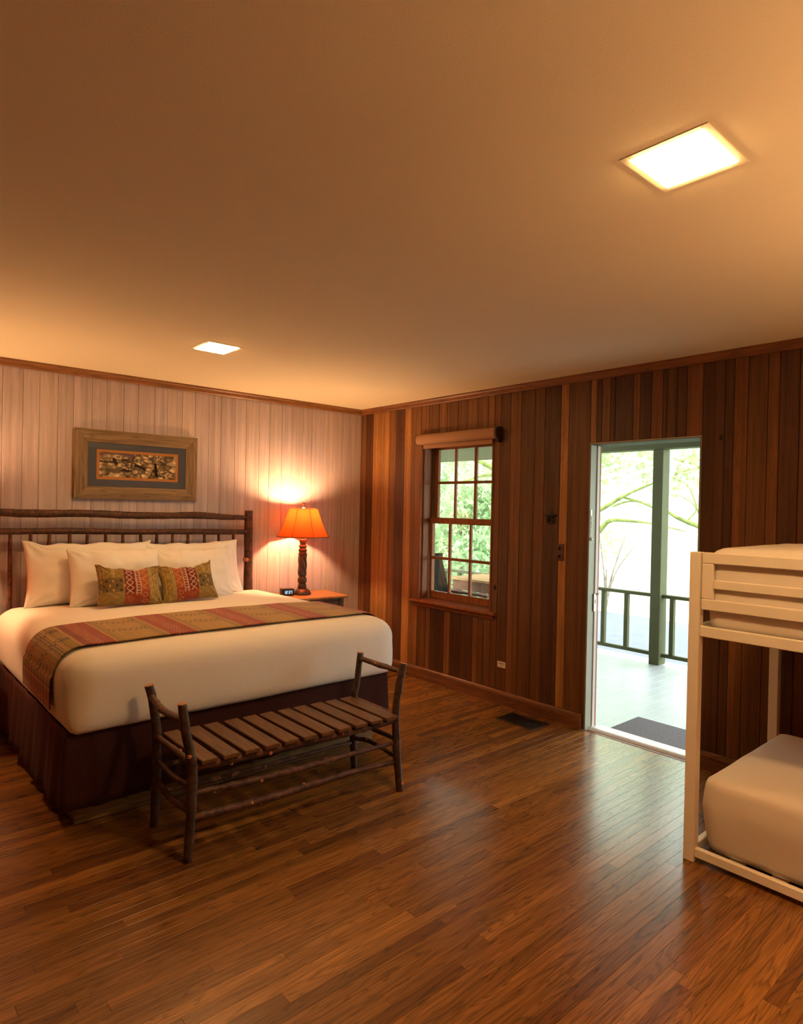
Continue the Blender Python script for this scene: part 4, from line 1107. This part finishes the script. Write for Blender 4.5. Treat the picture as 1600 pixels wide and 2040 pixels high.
me = grid_mesh('print', Pm); paint(me, c); o = obj('print', me, MT['print'], t); md = o.modifiers.new('s', 'SOLIDIFY'); md.thickness = 0.001
bm = new(); box(bm, a0-0.003, a1+0.003, -0.0175, -0.0155, c0-0.003, c1+0.003); obj('picture_glass', bm, MT['glass'], t)

# ------------------------------------------------------------------ bunk bed
BXF, BXB = -1.10, -0.06; BYN = -3.815; BYE = -5.86; LS = 0.047
bunk = thing('bunk_bed', 'white painted metal bunk bed with slatted guard rail at the right', 'bunk bed', (-0.6, -4.8, 0))
for (x, y) in ((BXF, BYN-LS), (BXB-LS, BYN-LS), (BXF, BYE), (BXB-LS, BYE)):
    bm = new(); box(bm, x, x+LS, y, y+LS, 0.0, 1.366, 0.004, 2)
    lg = obj('leg', bm, MT['bunk'], bunk)
    for z in (0.055, 1.02, 1.15, 1.34):
        bm = new(); tt = bmesh.new(); bmesh.ops.create_cone(tt, cap_ends=True, segments=10, radius1=0.007, radius2=0.005, depth=0.005)
        bmesh.ops.transform(tt, matrix=Matrix.Translation((x+LS/2, y-0.0025, z)) @ Matrix.Rotation(math.radians(90), 4, 'X'), verts=tt.verts); merge(bm, tt)
        obj('bolt', bm, MT['chrome'], lg)
yA, yB = BYN-LS-0.0005, BYE+LS+0.0005
def bar(nm, b, bev=0.003): return obj(nm, box(new(), *b, bev, 1), MT['bunk'], bunk)
for (x0, x1) in ((BXF+0.008, BXF+0.033), (BXB-0.033, BXB-0.008)):
    bar('side_rail', (x0, x1, yB, yA, 0.996, 1.042)); bar('lower_side_rail', (x0, x1, yB, yA, 0.024, 0.064))
    g = obj('guard_rail', box(new(), x0, x1-0.004, yB, yA-0.003, 1.318, 1.366, 0.003, 1), MT['bunk'], bunk)
    for nm, b in (('guard_post', (x0, x1-0.004, yA-0.052, yA-0.003, 1.163, 1.3175)), ('guard_bar', (x0, x1-0.004, yB, yA-0.003, 1.115, 1.1625)), ('guard_slat', (x0+0.004, x1-0.006, yB, yA-0.0525, 1.209, 1.248)), ('guard_post', (x0, x1-0.004, yB, yB+0.049, 1.163, 1.208))):
        obj(nm, box(new(), *b, 0.003, 1), MT['bunk'], g)
for (y0, y1) in ((BYN-LS+0.010, BYN-0.010), (BYE+0.010, BYE+LS-0.010)):
    for (z0, z1) in ((0.024, 0.064), (0.996, 1.042), (1.15, 1.19)):
        bar('end_rail', (BXF+LS+0.0005, BXB-LS-0.0005, y0, y1, z0, z1))
for k in range(12):
    yy = yA-0.10-k*0.165
    bar('bed_slat', (BXF+0.0335, BXB-0.0335, yy-0.03, yy+0.03, 1.000, 1.012)); bar('bed_slat', (BXF+0.0335, BXB-0.0335, yy-0.03-0.05, yy+0.03-0.05, 0.030, 0.042))
for (z0, z1, lab, r) in ((1.013, 1.385, 'upper bunk mattress in a cream fitted sheet behind the guard rail', 0.045), (0.043, 0.375, 'lower bunk mattress in a cream fitted sheet near the floor', 0.03)):
    bm = soft_box(BXF+0.045, BXB-0.05, BYE+0.06, BYN-0.068, z0, z1, r, 24, 44, 14, 0.03, 0.008, taper=0.02 if z0 < 0.5 else 0.0)
    o = obj('mattress', bm, MT['linen2'], None, True, base=((BXF+BXB)/2, (BYN+BYE)/2, z0)); setp(o, lab, 'mattress', 'bunk mattresses')

# ------------------------------------------------------------------ porch
PF = -0.06
pf = struct('floor_porch', box(new(), WT+0.001, 2.72, -6.0, 3.2, PF-0.12, PF-0.016), MT['groove'])
x = 0
yy = -6.0
while yy < 3.2:
    o = obj('plank', box(new(), WT+0.002, 2.745, yy+0.0004, yy+0.0996, PF-0.0155, PF, 0.0008), MT['porchfloor'], pf); yy += 0.1
struct('ceiling_porch', box(new(), WT+0.001, 3.1, -6.0, 3.2, 2.52, 2.60), MT['porchceil'])
struct('trim_porch_beam', box(new(), 2.47, 2.63, -6.0, 3.2, 2.200, 2.5195, 0.004), MT['porchpaint'])
mt_ = thing('doormat', 'dark grey ribbed rubber doormat on the porch just outside the door', 'doormat', (0.5, -3.1, PF))
bm = new(); box(bm, 0.292, 0.745, -3.45, -2.615, PF+0.0005, PF+0.009, 0.003, 1); obj('mat', bm, MT['rubber'], mt_)
bm = new(); box(bm, 0.315, 0.722, -3.425, -2.64, PF+0.009, PF+0.0135, 0.003, 1); obj('pile', bm, MT['rubber'], mt_)
def porch_post(y, lab):
    t = thing('porch_post', lab, 'post', (2.57, y, PF), 'porch posts')
    obj('shaft', box(new(), 2.493, 2.643, y-0.055, y+0.055, PF+0.0005, 2.1995, 0.004), MT['porchpaint'], t)
porch_post(-1.845, 'green square porch post in the middle of the open doorway')
def railing(y0, y1, lab):
    t = thing('porch_railing', lab, 'railing', (2.57, (y0+y1)/2, PF), 'porch railings')
    obj('top_rail', box(new(), 2.535, 2.605, y0, y1, 0.642, 0.677, 0.004), MT['porchpaint'], t)
    obj('bottom_rail', box(new(), 2.55, 2.59, y0, y1, 0.020, 0.058, 0.004), MT['porchpaint'], t)
    n = int((y1-y0)/0.28); s = y1-0.10 if y1 < -1.8 else y0+0.30
    k = 0
    while y0+0.03 < s < y1-0.03:
        obj('baluster', box(new(), 2.545, 2.595, s-0.022, s+0.022, 0.0585, 0.6415, 0.002), MT['porchpaint'], t)
        s += -0.28 if y1 < -1.8 else 0.28
railing(-4.545, -1.9005, 'green porch railing right of the doorway post'); railing(-1.7895, 3.15, 'green porch railing left of the doorway post')

# porch chair and table seen through the window
def porch_chair(cx, cy, ang, lab):
    M = Matrix.Translation((cx, cy, PF)) @ Matrix.Rotation(ang, 4, 'Z')
    t = thing('porch_chair', lab, 'chair', (cx, cy, PF))
    def p(nm, *a, mat=MT['porchgreen']):
        bm = new()
        for q in a: obox(bm, M @ Vector(q[0]), M @ Vector(q[1]), q[2], q[3], 0.004, upv=(M.to_3x3() @ Vector((1, 0, 0))) if q[0][0] == q[1][0] else (0, 0, 1))
        return obj(nm, bm, mat, t)
    for s in (-0.27, 0.27):
        p('leg', ((s, -0.25, 0.0), (s, -0.25, 0.655), 0.04, 0.045)); p('leg', ((s, 0.24, 0.0), (s, 0.20, 0.655), 0.04, 0.045))
        p('arm', ((s, -0.32, 0.675), (s, 0.27, 0.675), 0.025, 0.09), mat=MT['porchwood'])
    for k in range(5): p('seat_slat', ((-0.27, -0.25+k*0.10, 0.44-0.012*k), (0.27, -0.25+k*0.10, 0.44-0.012*k), 0.085, 0.02))
    for k in range(6): p('back_slat', ((-0.23+k*0.092, 0.20, 0.40), (-0.23+k*0.092, 0.40, 1.02), 0.02, 0.08))
    p('top_rail', ((-0.28, 0.41, 1.05), (0.28, 0.41, 1.05), 0.03, 0.07)); p('seat_rail', ((-0.25, -0.25, 0.40), (0.25, -0.25, 0.40), 0.03, 0.05), ((-0.25, 0.22, 0.37), (0.25, 0.22, 0.37), 0.03, 0.05))
    return t
porch_chair(0.95, -0.36, 0.0, 'dark wooden porch armchair with slanted slat back, outside the window')
t = thing('porch_table', 'brown wooden porch table outside the window', 'table', (1.72, -0.45, PF))
for k in range(6): obj('top_board', box(new(), 1.42+k*0.10, 1.516+k*0.10, -1.00, 0.12, 0.715, 0.74, 0.003), MT['porchtop'], t)
bm = new(); box(bm, 1.45, 1.48, -0.96, 0.08, 0.60, 0.7145); box(bm, 1.96, 1.99, -0.96, 0.08, 0.60, 0.7145); box(bm, 1.48, 1.96, -0.96, -0.93, 0.60, 0.7145); box(bm, 1.48, 1.96, 0.05, 0.08, 0.60, 0.7145); obj('apron', bm, MT['porchwood'], t)
for (x, y) in ((1.45, -0.96), (1.92, -0.96), (1.45, 0.02), (1.92, 0.02)): obj('leg', box(new(), x, x+0.06, y, y+0.06, PF+0.0005, 0.5995, 0.004), MT['porchwood'], t)

# ------------------------------------------------------------------ grounds and trees
GZ = -0.62
def terrain(name, x0, x1, y0, y1, f, mat, n=40):
    xs_, ys_ = np.linspace(x0, x1, n), np.linspace(y0, y1, n)
    P = np.array([[(a, b, f(a, b)) for b in ys_] for a in xs_]); me = grid_mesh(name, P); o = obj(name, me, mat, None, True)
    o['kind'] = 'structure'; md = o.modifiers.new('s', 'SOLIDIFY'); md.thickness = 0.1; md.offset = -1
    return o
gz = lambda x, y: GZ + max(0, (x+0.3*y)-12.5)**1.15*0.16 + 0.05*mnoise.noise(Vector((x*0.4, y*0.4, 0)))*min(1, max(0, (x-8)/4))
terrain('ground_lawn', 2.9, 60, -35, 60, gz, MT['lawn'], 90)
o = struct('ground_driveway', box(new(), 3.4, 8.2, -30, 40, GZ-0.03, GZ+0.055, 0.01), MT['asphalt'])

def leaves(name, blobs, n, size, mat, parent, seed):
    g = np.random.default_rng(seed); V = []; F = []
    w = np.array([b[3]*b[4]*b[5] for b in blobs]); w = w/w.sum()
    ch = g.choice(len(blobs), n, p=w)
    B = np.array(blobs)[ch]
    d = g.normal(size=(n, 3)); d /= np.linalg.norm(d, axis=1)[:, None]; r = g.random(n)**0.45
    c = B[:, :3]+d*r[:, None]*B[:, 3:6]
    a = g.normal(size=(n, 3)); a /= np.linalg.norm(a, axis=1)[:, None]
    b = np.cross(a, g.normal(size=(n, 3))); b /= np.linalg.norm(b, axis=1)[:, None]
    s = size*(0.6+0.8*g.random(n))[:, None]
    nrm = np.cross(a, b)
    q = np.stack([c-a*s, c+b*s*0.45+nrm*s*0.12, c+a*s, c-b*s*0.45+nrm*s*0.12], 1).reshape(-1, 3)
    f = np.arange(4*n).reshape(n, 4)
    me = bpy.data.meshes.new(name); me.vertices.add(4*n); me.vertices.foreach_set('co', q.ravel())
    me.loops.add(4*n); me.loops.foreach_set('vertex_index', f.ravel().astype(np.int32))
    me.polygons.add(n); me.polygons.foreach_set('loop_start', (np.arange(n)*4).astype(np.int32)); me.update(); me.validate()
    o = obj(name, me, mat, parent); o['kind'] = 'stuff'
    return o
def tree(x, y, h, r, lab, group, branches=(), blobs=(), n=4000, size=0.07, leaf='leafgreen', bark='treebark', seed=0, name='tree', cat='tree', lean=(0, 0)):
    z = gz(x, y)-0.05
    t = thing(name, lab, cat, (x, y, z), group)
    bm = new(); log(bm, [(x, y, z, r*1.25), (x+lean[0]*0.2, y+lean[1]*0.2, z+h*0.25, r), (x+lean[0]*0.5, y+lean[1]*0.5, z+h*0.6, r*0.8), (x+lean[0], y+lean[1], z+h, r*0.45)], 10, 5, 0.1, seed, cap=0); obj('trunk', bm, MT[bark], t, True)
    for k, b in enumerate(branches):
        bm = new(); log(bm, b, 8, 5, 0.15, seed+k, cap=0); obj('branch', bm, MT[bark], t, True)
    if blobs: leaves('foliage', blobs, n, size, MT[leaf], t, seed+1)
    return t
# mossy tree between the window and the door
tree(5.0, 1.34, 5.5, 0.17, 'mossy tree with arching branches standing between window and doorway', 'trees beyond the porch',
     [[(5.0, 1.3, 1.0, .085), (5.02, 0.75, 1.10, .06), (5.02, 0.40, 1.21, .045), (4.95, 0.2, 1.36, .036), (4.89, 0.03, 1.41, .030), (4.9, -0.25, 1.40, .022), (4.94, -0.5, 1.38, .014), (5.0, -1.0, 1.28, .008)],
      [(5.0, 1.3, 1.3, .07), (5.02, 0.8, 1.42, .045), (5.02, 0.40, 1.54, .034), (5.03, 0.0, 1.76, .026), (4.93, -0.46, 1.93, .018), (4.9, -1.1, 2.15, .010)],
      [(5.03, 0.15, 1.62, .016), (5.1, -0.1, 1.70, .013), (5.15, -0.4, 1.66, .008)],
      [(5.03, 0.0, 1.76, .02), (5.1, -0.3, 1.68, .018), (5.0, -0.75, 1.50, .012)],
      [(5.0, 1.4, 1.6, .07), (4.7, 1.8, 2.05, .055), (4.45, 2.04, 2.22, .045), (4.19, 2.33, 2.40, .034), (4.1, 2.8, 2.52, .02)],
      [(4.6, 1.9, 2.1, .04), (4.5, 2.3, 2.12, .025), (4.4, 2.8, 2.0, .014)], [(5.0, 1.4, 2.2, .06), (4.6, 0.9, 2.7, .04), (4.5, 0.2, 3.0, .02)]],
     [(5.0, 1.4, 3.6, 2.0, 2.2, 1.0), (5.0, -0.3, 2.35, 1.0, 1.2, 0.5), (4.6, 2.6, 2.35, 0.9, 1.0, 0.6), (5.3, 0.2, 1.75, 0.5, 0.8, 0.3)], 2600, 0.06, 'leafgreen', 'moss', 1)
tree(7.3, -0.95, 5.5, 0.15, 'mossy tree right of the doorway with a drooping branch', 'trees beyond the porch',
     [[(7.3, -0.95, 0.9, .08), (6.7, -0.86, 1.12, .06), (6.17, -0.76, 1.30, .045), (5.85, -0.65, 1.40, .036), (5.6, -0.54, 1.50, .026), (5.4, -0.40, 1.66, .012)],
      [(7.3, -0.95, 1.7, .06), (6.7, -0.80, 2.05, .035), (6.3, -0.55, 2.30, .02), (6.1, -0.3, 2.4, .01)],
      [(6.17, -0.76, 1.32, .02), (6.0, -0.72, 1.62, .014), (5.95, -0.60, 1.95, .010), (5.8, -0.4, 2.1, .006)],
      [(5.85, -0.65, 1.42, .014), (5.9, -0.75, 1.62, .010), (5.75, -0.55, 1.82, .006)], [(6.7, -0.8, 2.05, .02), (6.5, -0.9, 1.85, .012), (6.2, -0.9, 1.75, .007)]],
     [(7.3, -1.0, 3.6, 1.8, 1.8, 0.9), (6.2, -0.7, 1.95, 0.6, 0.5, 0.25), (6.2, -0.6, 2.6, 0.8, 0.7, 0.4)], 1500, 0.055, 'leafgreen', 'moss', 5)
# multi-stem shrub left in the doorway
tree(8.1, 2.05, 1.0, 0.03, 'bare multi-stem shrub at the left of the doorway view', 'shrubs across the drive',
     [[(8.1, 2.05, -0.5, .03), (8.1, 2.1, 0.2, .02), (8.15, 2.25, 1.0, .008)], [(8.1, 2.05, -0.5, .03), (8.15, 1.95, 0.2, .02), (8.3, 1.75, 1.05, .008)], [(8.1, 2.05, -0.4, .02), (8.15, 1.85, 0.3, .014), (8.3, 1.5, 0.9, .006)]],
     [(8.15, 2.0, 1.0, 0.4, 0.5, 0.5)], 220, 0.05, 'leafpale', 'treebark', 9, 'shrub', 'shrub')
tree(8.2, 5.7, 6.0, 0.05, 'slender pale-barked tree beyond the railing seen through the window', 'trees beyond the porch', [], [(8.2, 5.7, 4.3, 1.5, 1.5, 1.5)], 1500, 0.09, 'leafgreen', 'palebark', 12)
tree(9.5, 6.9, 6.0, 0.05, 'second slender pale-barked tree, further left through the window', 'trees beyond the porch', [], [(9.5, 6.9, 3.6, 1.6, 1.6, 1.8)], 2200, 0.09, 'leafgreen', 'palebark', 15)
# leafy masses behind the window
ri = random.Random(21)
spots = [(7.0, 5.2, 'leafgreen'), (8.6, 6.6, 'leafgreen'), (10.0, 8.6, 'leafgreen'), (11.2, 7.2, 'leafpale'), (12.5, 10.5, 'leafgreen'), (9.2, 9.8, 'leafgreen'), (13.5, 8.4, 'leafpale'), (11.0, 12.0, 'leafgreen'), (14.5, 12.5, 'leafgreen')]
names = ['low leafy bush closest to the porch, seen through the window', 'leafy bush behind the pale slender tree', 'leafy bush in the middle of the window view', 'pale leafy bush at the right of the window view', 'tall leafy bush far back through the window', 'leafy bush at the left of the window view', 'pale leafy bush behind the right window panes', 'far leafy bush at the left window panes', 'farthest leafy bush through the window']
for k, (x, y, lf) in enumerate(spots):
    hh = 2.0+0.24*max(0, x-6)
    g0 = gz(x, y)
    bl = [(x+ri.uniform(-.8, .8), y+ri.uniform(-.8, .8), g0+0.5+hh*ri.random(), 0.8, 0.8, 0.6) for _ in range(9)]
    tree(x, y, hh, 0.06, names[k], 'bushes beyond the porch', [], bl, 3800, 0.085, lf, 'treebark', 40+k*3, 'bush', 'bush')
far = [(15, 4.5), (17, 6.5), (19, 2.0), (21, 5.5), (18, 9.5), (22, 9.5), (24, 1.0), (25, 13), (20, 14)]
fn = ['pale tree across the lawn behind the doorway post', 'pale tree across the lawn, left of the doorway post', 'pale tree far across the lawn, right of the doorway post', 'pale tree on the slope behind the lawn', 'pale tree on the slope at the left doorway edge', 'pale tree high on the slope', 'pale tree at the far right of the slope', 'pale tree at the far left of the slope', 'pale tree on the slope behind the window']
for k, (x, y) in enumerate(far):
    g0 = gz(x, y); hh = 6.5
    bl = [(x+ri.uniform(-2, 2), y+ri.uniform(-2, 2), g0+2.2+(hh-1.5)*ri.random(), 1.4, 1.4, 0.9) for _ in range(8)]
    br = [[(x, y, g0+1.5, .10), (x+ri.uniform(-.8, .8), y+ri.uniform(-.8, .8), g0+3, .07), (x+ri.uniform(-2, 2), y+ri.uniform(-2, 2), g0+4.5, .03)] for _ in range(3)]
    tree(x, y, hh*0.8, 0.14, fn[k], 'trees across the lawn', br, bl, 2000, 0.12, 'leafpale', 'palebark', 80+k*4)
